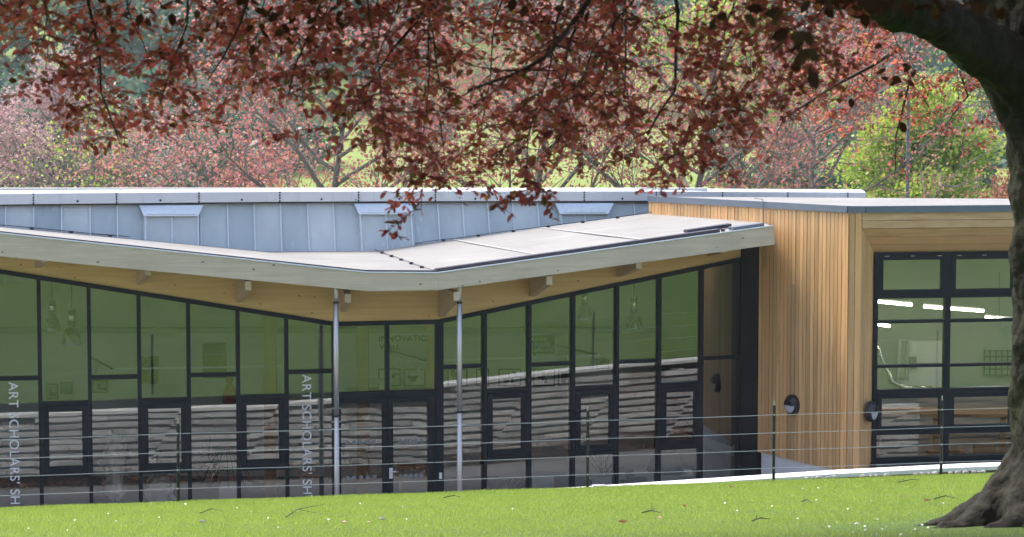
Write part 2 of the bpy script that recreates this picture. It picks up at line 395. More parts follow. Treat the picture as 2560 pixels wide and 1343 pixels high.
def unit(a): return a / (np.linalg.norm(a, axis=-1, keepdims=True) + 1e-9)
def leaf_mesh(name, P, D, Nn, L, W, m, parent=None, fold=.12):
    """one folded oval leaf per point: P base, D direction, Nn rough normal"""
    P = np.asarray(P, float); n = len(P); D = unit(np.asarray(D, float)); S = unit(np.cross(D, Nn)); U = np.cross(S, D)
    L = np.broadcast_to(np.asarray(L, float), (n,))[:, None]; W = np.broadcast_to(np.asarray(W, float), (n,))[:, None]
    f = fold * W
    V = np.stack([P, P + D * L * .28 + S * W * .46 + U * f, P + D * L * .7 + S * W * .40 + U * f, P + D * L,
                  P + D * L * .7 - S * W * .40 + U * f, P + D * L * .28 - S * W * .46 + U * f], 1).reshape(-1, 3)
    b = (np.arange(n) * 6)[:, None]
    Fc = np.concatenate([b + np.array([[0, 1, 2, 3]]), b + np.array([[0, 3, 4, 5]])], 0)
    return np_mesh(name, V, Fc, m, parent)
crib()

# ------------------------------------------------------------------ the glazed pavilion
PAV = empty('glazed_pavilion', 'long glazed art pavilion under a folded pale roof with timber fascia', 'building')
def P2(px, d): return (xat(px, d), d)
LW = Wall(P2(0, 36.95), P2(836, 37.85)); CW = Wall(P2(836, 37.85), P2(1098, 38.15)); RW = Wall(P2(1098, 38.15), P2(1852, 39.86))

# roof plates, front edge then back edge (points found from the photograph's perspective, at the depth they have)
f0 = at(0, 586, 35.75); f1 = at(920, 684, 36.6); f2 = at(1095, 685, 36.8); f3 = at(1933, 567, 38.2)
b0 = at(0, 566, 40.2); b1 = at(650, 626, 41.5); b2 = at(930, 625, 41.8); b3 = at(1622, 534, 42.25)
ext = -.55
fL = f0 + (f0 - f1) * -ext; bL = b0 + (b0 - b1) * -ext * 1.4
w1 = at(1906, 556, 39.35)
def roof():
    m = MB(); m.slab([fL, f1, b1, b0, bL], .10); m.slab([f1, f2, b2, b1], .10); m.slab([f2, f3, w1, b3, b2], .10)
    r = m.build('roof', M['membrane'], PAV)
    # dark standing edge just behind the fascia, lifted a little
    def strip(a, b, back_a, back_b, i0, i1, h0, h1, name, mm):
        s = MB(); da = unit(back_a - a); db = unit(back_b - b); up = np.array((0, 0, 1.))
        pts = [a + da * i0, b + db * i0, b + db * i1, a + da * i1]
        s.hexa([p + up * h0 for p in pts] + [p + up * h1 for p in pts]); return s.build(name, mm, r)
    Bl = f0 + (b0 - f0); 
    strip(fL, f1, bL, b1, .10, .17, .004, .045, 'edge_upstand', M['membrane_edge'])
    strip(f1 + np.array((.0, 0, 0)), f2, b1, b2, .10, .17, .004, .045, 'edge_upstand', M['membrane_edge'])
    e = lerp(f2, f3, .845); be = lerp(b2, b3, .86)
    strip(f2, e, b2, be, .10, .24, .004, .07, 'edge_upstand', M['membrane_edge'])
    strip(lerp(f2, f3, .80), lerp(f2, f3, .93), lerp(b2, b3, .8), lerp(b2, b3, 1.0), .75, .90, .004, .05, 'edge_upstand', M['membrane_edge'])
    strip(lerp(f2, f3, .90), lerp(f2, f3, .995), lerp(b2, b3, .9), lerp(b2, b3, 1.02), .25, .42, .004, .05, 'edge_upstand', M['trim'])
    up = np.array((0, 0, .02))
    def cable(a, b, n, nm='conductor_cable'):
        s = MB(); pts = [lerp(a, b, t) + up + np.array((0, 0, R.uniform(0, .012))) for t in np.linspace(0, 1, n * 2 + 1)]
        s.tube(pts, .006, 5)
        for i in range(1, n): q = lerp(a, b, i / n); s.box(q[0] - .03, q[0] + .03, q[1] - .03, q[1] + .03, q[2], q[2] + .035)
        s.build(nm, M['membrane_edge'], r)
    cable(lerp(b2, f2, .02), lerp(b2, f2, .93), 6)
    cable(lerp(fL, bL, .06), lerp(f1, b1, .06), 16)
    cable(lerp(f2, b2, .075), lerp(f3, b3, .075), 8)
    cable(lerp(bL, fL, .03), lerp(b1, f1, .02), 12); cable(lerp(b1, f1, .02), lerp(b2, f2, .02), 4); cable(lerp(b2, f2, .02), lerp(b3, f3, .03), 8)
    # welded membrane laps
    s = MB()
    for ta, tb in ((.28, .33), (.60, .66)):
        A, B = lerp(b2, b3, ta), lerp(f2, f3, tb); dA = unit(b3 - b2) * .07
        s.hexa([A + (0, 0, .003), B + (0, 0, .003), B + dA + (0, 0, .003), A + dA + (0, 0, .003), A + (0, 0, .008), B + (0, 0, .008), B + dA + (0, 0, .008), A + dA + (0, 0, .008)])
    s.build('membrane_lap', M['lap'], r)
    # fascia beams
    g0, g1, g2, g3 = at(0, 641, 35.75), at(920, 728, 36.6), at(1095, 725, 36.8), at(1935, 611, 38.2); gL = g0 + (g0 - g1) * -ext
    for (a, b, c, d) in ((fL, f1, g1, gL), (f1, f2, g2, g1), (f2, f3, g3, g2)):
        nrm = unit(np.array((-(b - a)[1], (b - a)[0], 0))); t_ = nrm * .10; lift = np.array((0, 0, .012)); fw = -nrm * .03
        MB().hexa([d + fw, c + fw, c + t_, d + t_, a + fw + lift, b + fw + lift, b + t_ + lift, a + t_ + lift]).build('fascia', M['fascia'], PAV)
    for (a, b) in ((fL, f1), (f1, f2), (f2, f3)):
        s = MB(); lf = np.array((0, -.035, .02)); s.tube([a + lf, b + lf], .012, 6); s.build('drip_edge', M['seam'], r)
    return r
ROOF = roof()

# glazing heads: top of the glass along each wall
def head_pts():
    return {'L': (LW, [(0, 678), (836, 808)]), 'C': (CW, [(836, 808), (1098, 803)]), 'R': (RW, [(1098, 801), (1852, 650)])}
def zline(W, p, q):
    ua, ub = W.ux(p[0]), W.ux(q[0]); za, zb = W.z(*p), W.z(*q)
    return lambda u: za + (zb - za) * (u - ua) / (ub - ua)
HL = zline(LW, (0, 679), (836, 810)); HC = zline(CW, (836, 810), (1098, 804)); HR = zline(RW, (1098, 803), (1852, 648))
# golden wall beam above the heads, up to the roof's underside
def ROOFZ(x, y):
    best = 9
    for a, b, c in ((fL, f1, b1), (f1, f2, b2), (f2, f3, b3)):
        n = np.cross(b - a, c - a); z = a[2] - (n[0] * (x - a[0]) + n[1] * (y - a[1])) / n[2]
        if min(a[0], c[0]) - 9 < x: best = z if (a is fL or x > a[0] - .3) else best
    return best - .115
def beams():
    for W, H, u0, u1 in ((LW, HL, LW.ux(-520), LW.ux(836)), (CW, HC, 0, CW.L), (RW, HR, 0, RW.ux(1865))):
        m = MB(); top = .95
        W.box(m, u0, u1, 0, 0, -.16, .02, ROOFZ(*W.p(u0, 0)[:2]), ROOFZ(*W.p(u1, 0)[:2]), H(u0) + .035, H(u1) + .035); m.build('wall_beam', M['golden'], PAV)
        m = MB(); W.box(m, u0, u1, 0, 0, -.12, .05, H(u0) + .033, H(u1) + .033, H(u0) - .035, H(u1) - .035); m.build('head_frame', M['frame'], PAV)
beams()
# clamp the beams' tops under the roof by a soffit closing (dark, above sight)
# brackets: root on the wall, tip under the fascia
def bracket(rx, ry, tx, ty, W, d_tip):
    """(rx, ry) lowest point at the wall, (tx, ty) lower left of the end face"""
    u = W.ux(rx); root = W.p(u, 0, .02); root[2] = zat(ry, root[1]); tip = at(tx, ty, d_tip)
    dirh = tip - root; dirh[2] = 0; L = np.linalg.norm(dirh); dirh /= L; side = np.array((-dirh[1], dirh[0], 0)); side = side if side[0] > 0 else -side
    wd = .095; top = tip[2] + .135; rt = root[2] + .45
    q = lambda p, s, z: np.array((p[0], p[1], z)) + side * s
    m = MB(); m.hexa([q(root, 0, root[2]), q(root, wd, root[2]), q(tip, wd, tip[2]), q(tip, 0, tip[2]), q(root, 0, max(rt, top)), q(root, wd, max(rt, top)), q(tip, wd, top), q(tip, 0, top)])
    b = m.build('bracket', M['bracket'], PAV)
    e = tip + dirh * .003
    MB().hexa([q(tip, .002, tip[2] + .002) , q(tip, wd - .002, tip[2] + .002), q(e, wd - .002, tip[2] + .002), q(e, .002, tip[2] + .002), q(tip, .002, top), q(tip, wd - .002, top), q(e, wd - .002, top), q(e, .002, top)]).build('end_grain', M['bracket_end'], b)
for rx, ry, tx, ty, W, d in ((84, 670, 103, 657, LW, 36.0), (338, 713, 362, 688, LW, 36.25), (586, 757, 613, 726, LW, 36.5), (848, 780, 862, 757, CW, 36.8),
                             (1094, 793, 1134, 752, CW, 36.95), (1322, 742, 1366, 712, RW, 37.35), (1542, 693, 1590, 672, RW, 37.75), (-170, 630, -152, 620, LW, 35.8), (1770, 640, 1800, 632, RW, 38.1)):
    bracket(rx, ry, tx, ty, W, d)

# steel posts under the corners of the roof
for px, d, ytop in ((838, 36.66, 719), (1148, 37.0, 716)):
    x = xat(px, d); zt = zat(ytop, d); r = .041; m = MB(); zj1 = zat(757, d); zj2 = zat(1040 if px < 1000 else 1030, d)
    m.tube([(x, d, 0), (x, d, zj2)], r, 20); m.tube([(x, d, zj2 + .014), (x, d, zj1)], r, 20); m.tube([(x + .006, d, zj1 + .01), (x + .006, d, zt + .1)], r * .86, 20)
    c = m.build('support_post', M['steel'], PAV, smooth=False)
    for p in c.data.polygons: p.use_smooth = len(p.vertices) == 4
    m = MB()
    for zz in (zj1, zj2): MB().tube([(x, d, zz - .012), (x, d, zz + .016)], r + .004, 20).build('post_collar', M['plastic_black'], c)
    for zz in (zj2 + .12, zj2 - .09, zj2 - .2):
        MB().tube([(x - r - .035, d - .01, zz), (x + r + .035, d - .01, zz)], .006, 6).build('wire_eye', M['wire'], c)

ZF = 0.0
MW = .030     # half width of a mullion
def text_mesh(name, body, size, m, parent, origin, ux, uy, ext_=.002):
    c = bpy.data.curves.new(name, 'FONT'); c.body = body; c.size = size; c.extrude = ext_; c.offset = 0.0; c.space_character = 1.08
    o = bpy.data.objects.new(name, c); COL.objects.link(o)
    dg = bpy.context.evaluated_depsgraph_get(); me = bpy.data.meshes.new_from_object(o.evaluated_get(dg)); me.name = name
    bpy.data.objects.remove(o); bpy.data.curves.remove(c)
    uz = np.cross(ux, uy)
    for v in me.vertices:
        p = np.asarray(origin) + np.asarray(ux) * v.co.x + np.asarray(uy) * v.co.y + uz * v.co.z; v.co = p
    t = bpy.data.objects.new(name, me); COL.objects.link(t); me.materials.clear(); me.materials.append(m)
    if parent: t.parent = parent
    return t

def window(W, H, pxa, pxb, ytr, kind, low=None, pxm=None, letter=None):
    """one glazed bay between mullion centres pxa and pxb (measured at mid height)"""
    ua, ub = W.ux(pxa), W.ux(pxb); m = MB(); px = (pxa + pxb) / 2
    ztr = W.z(px, ytr)
    W.box(m, ua - MW, ua + MW, ZF, 0, -.11, .055, H(ua - MW) - .036, H(ua + MW) - .036)          # left mullion
    W.box(m, ua + MW, ub - MW, ztr - .03, ztr + .03, -.09, .045)                               # transom
    W.box(m, ua + MW, ub - MW, ZF, ZF + .07, -.09, .045)
    f = m.build('window', M['frame'], PAV)
    i0, i1 = ua + MW - .004, ub - MW + .004
    def pane(z0, z1, za=None, zb=None, n=0.0):
        a = z1 if za is None else za; b = z1 if zb is None else zb
        tl = R.uniform(-.0007, .0007); tz = R.uniform(-.0005, .0005)
        MB().poly([W.p(i0, z0, n + tz + tl), W.p(i1, z0, n + tz - tl), W.p(i1, b, n - tz - tl), W.p(i0, a, n - tz + tl)]).build('pane', M['glass'], f)
    pane(ztr + .026, 0, H(i0) - .03, H(i1) - .03)
    if kind == 'casement':
        zl = W.z(px, low); c = MB(); a0, a1 = ua + MW + .002, ub - MW - .002; z0, z1 = zl + .032, ztr - .032
        W.ring(c, a0, a1, z0, z1, .095, -.05, .062)
        c2 = MB(); W.box(c2, a0, a1, zl - .03, zl + .03, -.09, .045)
        cs = c.build('casement', M['frame'], f, bevel=.006); c2.build('low_transom', M['frame'], f)
        gg = MB(); tl = R.uniform(-.002, .002); gg.poly([W.p(a0 + .09, z0 + .09, .02 + tl), W.p(a1 - .09, z0 + .09, .02 - tl), W.p(a1 - .09, z1 - .09, .02), W.p(a0 + .09, z1 - .09, .02)])
        gg.build('pane', M['glass'], cs)
        pane(ZF + .065, zl - .026)
    else:
        pane(ZF + .065, ztr - .026)
    if letter:
        lp, y0, y1, size = letter; ul = W.ux(lp); zt = W.z(lp, y0)
        text_mesh('lettering', "ART SCHOLARS' SH", size, M['glyph'], f, W.p(ul, zt, .012), np.array((0, 0, -1.)), W.U)
    return f
ends = [(-404, -281, 955, 'plain', None), (-281, -157, 1020, 'casement', 1200), (-157, -33, 950, 'plain', None)]
window(LW, HL, -404, -280, 953, 'plain'); window(LW, HL, -280, -156, 1022, 'casement', 1200); window(LW, HL, -156, -33, 949, 'plain')
for args in ((-33, 93, 946, 'plain', None, None, (14, 955, 1270, .205)), (93, 218, 1008, 'casement', 1187), (218, 343, 943, 'plain'), (343, 467, 1000, 'casement', 1178),
             (467, 591, 937, 'plain'), (591, 713, 991, 'casement', 1170), (713, 832, 929, 'plain', None, None, (752, 936, 1270, .205))):
    window(LW, HL, *args)
for args in ((1101, 1210, 916, 'plain'), (1210, 1322, 976, 'casement', 1142), (1322, 1432, 910, 'plain'), (1432, 1542, 968, 'casement', 1132),
             (1542, 1648, 903, 'plain'), (1648, 1754, 960, 'casement', 1118), (1754, 1852, 894, 'plain')):
    window(RW, HR, *args)
# last mullion and black return panel next to the timber block
m = MB(); u = RW.ux(1852); RW.box(m, u - MW, u + MW, 0, HR(u) - .037, -.11, .055); m.build('end_mullion', M['frame'], PAV)
m = MB(); u = LW.ux(852); LW.box(m, LW.ux(832) - .03, LW.L + .03, 0, 0, -.12, .06, HL(LW.ux(832)) - .037, HC(0) - .037); m.build('corner_mullion', M['frame'], PAV)

# entrance: overlights and a pair of doors
def entrance():
    W, H = CW, HC; m = MB(); um = W.ux(966); ue = W.ux(1094); ztr = W.z(966, 986); ul = .045
    W.box(m, um - .033, um + .033, ztr + .045, 0, -.10, .05, H(um - .033) - .036, H(um + .033) - .036)
    W.box(m, ue - .04, W.L + .02, 0, 0, -.12, .058, H(ue) - .036, H(W.L) - .036)
    W.box(m, ul, ue - .04, ztr - .05, ztr + .045, -.10, .052)
    f = m.build('entrance_frame', M['frame'], PAV)
    for a, b in ((ul, um - .03), (um + .03, ue - .036)):
        t_ = R.uniform(-.0006, .0006); MB().poly([W.p(a, ztr + .04, t_), W.p(b, ztr + .04, -t_), W.p(b, H(b) - .03, 0), W.p(a, H(a) - .03, 0)]).build('pane', M['glass'], f)
    for a, b, st0, st1 in ((ul + .004, um - .003, .03, .085), (um + .003, ue - .044, .085, .13)):
        m = MB(); z1 = ztr - .053
        W.box(m, a, a + st0, .01, z1, -.03, .045); W.box(m, b - st1, b, .01, z1, -.03, .045)
        W.box(m, a + st0, b - st1, .01, .16, -.03, .045); W.box(m, a + st0, b - st1, z1 - .075, z1, -.03, .045)
        d = m.build('door', M['frame'], PAV, bevel=.004)
        MB().poly([W.p(a + st0 - .004, .155, .01), W.p(b - st1 + .004, .155, .012), W.p(b - st1 + .004, z1 - .07, .006), W.p(a + st0 - .004, z1 - .07, .008)]).build('pane', M['glass'], d)
        m = MB()
        for zz in (W.z(1000, 1190), W.z(1000, 1103)):
            n = 5; lo, hi = (a + st0 + .1, b - st1 - .12) if st0 < .05 else (a + st0 + .12, b - st1 - .1)
            for k in range(n):
                c = W.p(lerp(lo, hi, k / (n - 1)), zz, .014); MB().poly([c + W.U * .034 * math.cos(q) + np.array((0, 0, .034 * math.sin(q))) for q in np.linspace(0, 2 * math.pi, 18)[:-1]]).build('glazing_dot', M['grey_print'], d)
        if st0 > .05:
            m = MB(); zz = W.z(975, 1182); W.box(m, a + .018, a + .075, zz - .085, zz + .085, .046, .06); m.tube([W.p(a + .045, zz + .03, .06), W.p(a + .045, zz + .03, .10)], .012, 8)
            m.tube([W.p(a + .03, zz + .03, .10), W.p(a + .13, zz + .03, .10)], .011, 8); m.build('handle', M['white'], d, bevel=.004)
    m = MB(); zz = W.z(1096, 1188); W.box(m, ue + .005, ue + .05, zz - .05, zz + .05, .059, .075); m.build('push_button', M['white'], f, bevel=.003)
entrance()

# ------------------------------------------------------------------ interior shell (part of the pavilion)
def interior():
    xa, xb = -11.5, 3.62; yb = 43.2
    MB().box(-12, 3.6, 38.3, 43.3, -.12, -.004).build('interior_floor', M['int_floor'], PAV)
    MB().poly([(-12, 36.5, .002), (3.7, 39.9, .002), (3.7, 40.4, .002), (-12, 38.5, .002)]).build('floor_edge', M['int_floor'], PAV)
    MB().box(-12, 3.49, yb, yb + .15, 0, 5.2).build('back_wall', M['int_wall'], PAV)
    MB().box(-12.2, -12, 36, 43.3, 0, 5.6).build('side_wall', M['int_wall_dim'], PAV)
    # larch lined end wall beside the block
    A, B = (3.48, 43.2), (3.80, 40.2); W = Wall(A, B); m = MB(); u = 0
    while u < W.L - .02:
        W.box(m, u + .003, min(u + .118, W.L), 0, 4.7, -.03, 0.0 + R.uniform(0, .004)); u += .12
    m.build('end_wall', M['wood_int'], PAV)
    # square timber columns standing in the room and a service trunking
    m = MB()
    for px, d in ((672, 40.2), (905, 40.4), (1080, 39.2)):
        x = xat(px, d); m.box(x - .1, x + .1, d - .1, d + .1, 0, 4.05)
    m.build('interior_column', M['wood_int'], PAV)
    m = MB(); z = zat(826, 42.9); m.box(-11, 3.2, 42.85, 43.1, z - .05, z + .04); m.build('ledge', M['int_wall_dim'], PAV)
interior()

# ------------------------------------------------------------------ interior things
def pendant(label, px, ytop, ybot, d):
    root = empty('pendant_lamp', label, 'lamp', 'pendant lamps hanging in the pavilion'); x = xat(px, d); zt, zb = zat(ytop, d), zat(ybot, d); h = zt - zb
    c = (x, d, zb); rr = h * .30
    MB().tube([(x, d, zt), (x, d, zt + 1.0)], .008, 6).build('cord', M['plastic_black'], root)
    m = MB(); m.tube([(x, d, zb + h * .56), (x, d, zt)], rr * .42, 18); m.tube([(x, d, zb + h * .50), (x, d, zb + h * .56)], rr * .36, 18); m.tube([(x, d, zt), (x, d, zt + .02)], rr * .3, 12)
    hs = m.build('housing', M['chrome'], root)
    for p in hs.data.polygons: p.use_smooth = len(p.vertices) == 4
    MB().lathe(c, [(rr, 0), (rr * .98, h * .04), (rr * .88, h * .2), (rr * .62, h * .42), (rr * .36, h * .5)], 24).build('shade', M['shade_glass'], root, smooth=True)
    MB().lathe(c, [(rr, -.012), (rr + .008, 0), (rr, .012)], 24).build('rim', M['seam'], root)
pendant('left of the two glass pendant lamps in the leftmost full window, hung higher', 127, 752, 831, 39.6)
pendant('right of the two glass pendant lamps in the leftmost full window, hung lower', 175, 775, 861, 39.2)
pendant('glass pendant lamp partly cut by the sloping head left of a second lamp', 1462, 730, 800, 41.2)
pendant('glass pendant lamp hanging clear in the tall bay, third from the dark panel', 1585, 745, 823, 40.9)

def picture(label, px0, py0, px1, py1, d, main, marks=0, frame=True, y_off=0):
    root = empty('framed_picture', label, 'picture', 'pictures on the pavilion walls')
    x0, x1 = xat(px0, d), xat(px1, d); z1, z0 = zat(py0, d), zat(py1, d)
    m = MB(); t = .018
    for a in ((x0, x1, z0, z0 + t), (x0, x1, z1 - t, z1), (x0, x0 + t, z0 + t, z1 - t), (x1 - t, x1, z0 + t, z1 - t)): m.box(a[0], a[1], d - .03, d, a[2], a[3])
    m.build('frame', M['dark_print'], root)
    MB().box(x0 + .01, x1 - .01, d - .012, d - .002, z0 + .01, z1 - .01).build('print', main, root)
    if marks:
        m = MB(); k = 0
        for i in range(marks):
            a = R.uniform(x0 + .05, x1 - .14); c = R.uniform(z0 + .05, z1 - .12); m.box(a, a + R.uniform(.04, .12), d - .0165 - .0006 * i, d - .013, c, c + R.uniform(.03, .12))
        m.build('drawing', M['dark_print'], root)
D = 43.18
picture('large dark picture behind the fourth bay, hung above a pale sheet', 346, 890, 392, 960, D, M['dark_print'], 0)
picture('tall dark portrait behind the fifth bay with a brown lower edge', 503, 858, 562, 945, D, M['dark_print'], 0)
picture('small landscape print behind the leftmost casement, left of a teal one', 108, 959, 138, 998, D, M['grey_print'], 2)
picture('small teal print behind the leftmost casement bay, right of a grey one', 145, 955, 175, 985, D, M['teal_print'], 0)
picture('pale green sheet low on the wall behind the third bay', 225, 950, 262, 982, D, M['grey_print'], 3)
for a, b, wd in ((944, 1000, 'first from the left, under the wall lettering'), (1008, 1062, 'second from the left, under the wall lettering'), (1118, 1168, 'third from the left, half behind the right steel post'),
                 (1190, 1222, 'narrow one between the right steel post and the next mullion'), (1246, 1302, 'in the bay right of the right steel post'), (1334, 1388, 'left one under the speech bubble sign'), (1396, 1424, 'right narrow one under the speech bubble sign')):
    picture('pale board of small sketches, ' + wd, a, 922, b, 965, D, M['int_wall'], 5)
picture('blue notice sheet on the wall near the pendant lamps', 1492, 898, 1524, 912, D, M['grey_print'], 2)
picture('white notice strip below the blue notice sheet', 1492, 914, 1524, 922, D, M['white'], 1)
# wall words and sign
def words(label, body, px, py, hpx, d, m, name='wall_lettering'):
    s = hpx / F * d * 1.38
    return tag(text_mesh(name, body, s, m, None, np.array((xat(px, d), d - .004, zat(py, d))), np.array((1., 0, 0)), np.array((0, 0, 1.))), label, 'lettering')
words('dark capitals INNOVATION high on the white wall', 'INNOVATION', 945, 853, 15, 43.19, M['glyph_dark'])
words('dark capitals WALL under the word INNOVATION', 'WALL', 948, 874, 13, 43.19, M['glyph_dark'])
def bubble():
    d = 42.0; root = empty('speech_bubble_sign', 'dark green speech bubble sign with pale capitals behind the glass', 'sign')
    x0, x1, z1, z0 = xat(1318, d), xat(1387, d), zat(839, d), zat(884, d); m = MB(); m.box(x0, x1, d, d + .02, z0, z1)
    xa, xb = xat(1332, d), xat(1343, d); m.poly([(xa, d, z0), (xa + .01, d, zat(897, d)), (xb, d, z0)]); m.build('panel', M['sign_green'], root)
    for t, y, px in (('BE KIND', 852, 1322), ('BE POLITE', 866, 1320), ('BE SPECIFIC', 880, 1320)):
        text_mesh('words', t, 8.5 / F * d * 1.35, M['glyph'], root, np.array((xat(px, d), d - .004, zat(y, d))), np.array((1., 0, 0)), np.array((0, 0, 1.)))
bubble()
# long slim light track and its dropping cable tray
def track(label, pa, pb, d):
    a, b = at(*pa, d), at(*pb, d); m = MB(); m.hexa([a + (0, -.02, -.016), b + (0, -.02, -.016), b + (0, .02, -.016), a + (0, .02, -.016), a + (0, -.02, .016), b + (0, -.02, .016), b + (0, .02, .016), a + (0, .02, .016)])
    tag(m.build('light_track', M['white'], None), label, 'light track')
track('thin white light track across the left bays', (290, 922), (704, 915), 41.2)
track('thin white light track across the bays right of the right post', (1105, 901), (1500, 888), 41.2)
def spot_rail(label, pa, pb, n):
    root = empty('spotlight_rail', label, 'spotlights'); a, b = at(*pa), at(*pb); MB().tube([a, b], .018, 6).build('rail', M['dark_print'], root)
    for i in range(n):
        p = lerp(a, b, (i + .6) / n); m = MB(); m.tube([p, p + (0, 0, -.12)], .008, 6); q = p + (0, 0, -.15); m.tube([q + (.03, 0, .05), q + (-.03, -.02, -.07)], [.03, .05], 10); m.build('spotlight', M['int_wall'], root)
spot_rail('dark spotlight rail with drop spots under the wall lettering', (975, 876, 42.6), (1064, 902, 41.4), 2)
spot_rail('dark spotlight rail with drop spots right of the green sign', (1390, 863, 42.6), (1495, 888, 41.4), 3)
spot_rail('dark spotlight rail dropping to the left end of a white track', (222, 890, 42.6), (280, 922, 41.4), 2)
def plinth(label, px0, px1, ytop, d, slab_px=None):
    root = empty('display_plinth', label, 'plinth', 'white display plinths'); x0, x1 = xat(px0, d), xat(px1, d); zt = zat(ytop, d); m = MB(); m.box(x0, x1, d, d + .42, 0, zt); m.build('body', M['white'], root)
    if slab_px:
        a, b = xat(slab_px[0], d), xat(slab_px[1], d); MB().box(a, b, d - .12, d + .55, zt + .002, zt + .03).build('top', M['white'], root)
plinth('plain white plinth behind the second bay right of the right post', 1332, 1386, 1192, 39.9)
plinth('white plinth with overhanging top right of the third fence post', 1484, 1552, 1196, 40.3, (1470, 1568))
plinth('white plinth with long overhanging top under a green sculpture', 1622, 1700, 1190, 40.6, (1590, 1738))
plinth('low white plinth half hidden by grass in the fifth left bay', 540, 590, 1215, 38.2)
# crumpled paper sculptures
def crumple(name, label, c, sx, sz, n, seed, m, cat):
    rr = random.Random(seed); mb = MB(); k = 0
    for i in range(n):
        t = rr.random(); a = rr.uniform(0, 6.28); rad = sx * (.5 + .5 * math.sin(t * 3.1)) * math.sqrt(rr.random()); p = np.array(c) + (rad * math.cos(a), rad * .5 * math.sin(a), sz * t)
        e = [np.array([rr.gauss(0, 1) for _ in range(3)]) for _ in range(3)]; s = rr.uniform(.06, .16)
        q = [p + unit(x) * s for x in e]; q.append(p - unit(e[0] + e[1]) * s * .8)
        b = len(mb.v); mb.v += [tuple(x) for x in q]; mb.f += [(b, b + 1, b + 2), (b, b + 2, b + 3), (b, b + 3, b + 1)]
    # an inner core so that it is one body
    prof = [(sx * .25, 0), (sx * .7, sz * .12), (sx * .55, sz * .4), (sx * .8, sz * .7), (sx * .5, sz * .95), (.01, sz)]
    b = len(mb.v); mb.lathe(c, prof, 9)
    for j in range(b, len(mb.v)): v = mb.v[j]; mb.v[j] = (v[0] + rr.gauss(0, .02), v[1] + rr.gauss(0, .02), v[2] + rr.gauss(0, .02))
    return tag(mb.build(name, m), label, cat)
crumple('paper_sculpture', 'tall crumpled white paper sculpture behind the third bay', (xat(278, 37.75), 37.75, .55), .24, 1.0, 70, 3, M['paper'], 'sculpture')
crumple('paper_sculpture', 'small crumpled white paper form behind the second casement', (xat(372, 38.0), 38.0, 1.0), .12, .38, 24, 5, M['paper'], 'sculpture')
crumple('paper_sculpture', 'low heap of folded paper and card left of the first fence post', (xat(392, 37.9), 37.9, .4), .25, .5, 40, 8, M['paper'], 'sculpture')
def umbrella_wire():
    c = np.array((xat(560, 38.2), 38.2, zat(1125, 38.2))); m = MB(); rr = random.Random(4)
    for k in range(9):
        a = k / 9 * 6.28; pts = [c + (.42 * t * math.cos(a), .42 * t * math.sin(a), -.55 * t ** 2) for t in np.linspace(0, 1, 7)]; m.tube(pts, .005, 4)
    for k in range(60):
        p = c + (-.25 + rr.gauss(0, .12), rr.gauss(0, .1), -.3 + rr.gauss(0, .16)); q = p + np.array([rr.gauss(0, .1) for _ in range(3)]); m.tube([p, q], .004, 4)
    tag(m.build('wire_sculpture', M['dark_print']), 'black wire sculpture like a bent umbrella behind the fifth bay', 'sculpture')
umbrella_wire()
def green_form():
    x, d = xat(1668, 40.8), 40.8; z = zat(1190, 40.6) + .03
    m = MB(); m.lathe((x, d, z), [(.30, 0), (.32, .05), (.24, .3), (.18, .42), (.06, .47), (.01, .48)], 16); tag(m.build('green_sculpture', M['green_sculpt'], smooth=True), 'dark green rounded sculpture standing on the long white plinth', 'sculpture')
    d = 40.5; x = xat(1512, d); z = zat(1196, 40.3) + .03; m = MB(); rr = random.Random(2)
    for k in range(34):
        p = np.array((x + rr.gauss(0, .03), d, z)); m.tube([p, p + (rr.gauss(0, .16), rr.gauss(0, .1), rr.uniform(.15, .42))], .004, 4)
    tag(m.build('twig_sculpture', M['dark_print']), 'black twig like wire sculpture on the plinth with overhanging top', 'sculpture')
    d = 42.3; x = xat(570, d); z0 = zat(1008, d); m = MB(); m.lathe((x, d, z0), [(.14, 0), (.12, .2), (.05, .34), (.07, .44), (.01, .52)], 12); tag(m.build('red_figure', M['red_cloth'], smooth=True), 'small red figure against the wall behind the fifth bay', 'figure')
    d = 38.8; x = xat(1250, d); m = MB()
    for k in range(14):
        m.tube([(x + rr.gauss(0, .03), d, .3), (x + rr.gauss(0, .25), d + rr.gauss(0, .1), rr.uniform(.5, 1.0))], .004, 4)
    tag(m.build('wire_bundle', M['steel']), 'thin pale wire bundle behind the casement right of the right post', 'sculpture')
    d = 41.0; m = MB(); x0, x1 = xat(945, d), xat(975, d); z1, z0 = zat(950, d), zat(976, d); m.box(x0, x1, d, d + .2, z0, z1 - .05); m.box(x0 - .02, x1 + .02, d - .02, d + .22, z1 - .048, z1)
    tag(m.build('storage_box', M['white']), 'pale lidded box on a ledge left of the door overlight mullion', 'box')
    m = MB(); m.box(xat(860, d), xat(1075, d), d - .1, d + .5, zat(988, d), zat(977, d)); tag(m.build('shelf', M['white']), 'long white shelf behind the doors under the overlights', 'shelf')
    m = MB(); d = 41.5; x0, x1 = xat(990, d), xat(1075, d); m.box(x0, x1, d, d + .35, .40, .46)
    for a in (x0 + .03, x1 - .09): m.box(a, a + .06, d + .02, d + .33, 0, .40)
    tag(m.build('wooden_bench', M['wood_int']), 'low wooden bench standing behind the right door leaf', 'bench')
green_form()
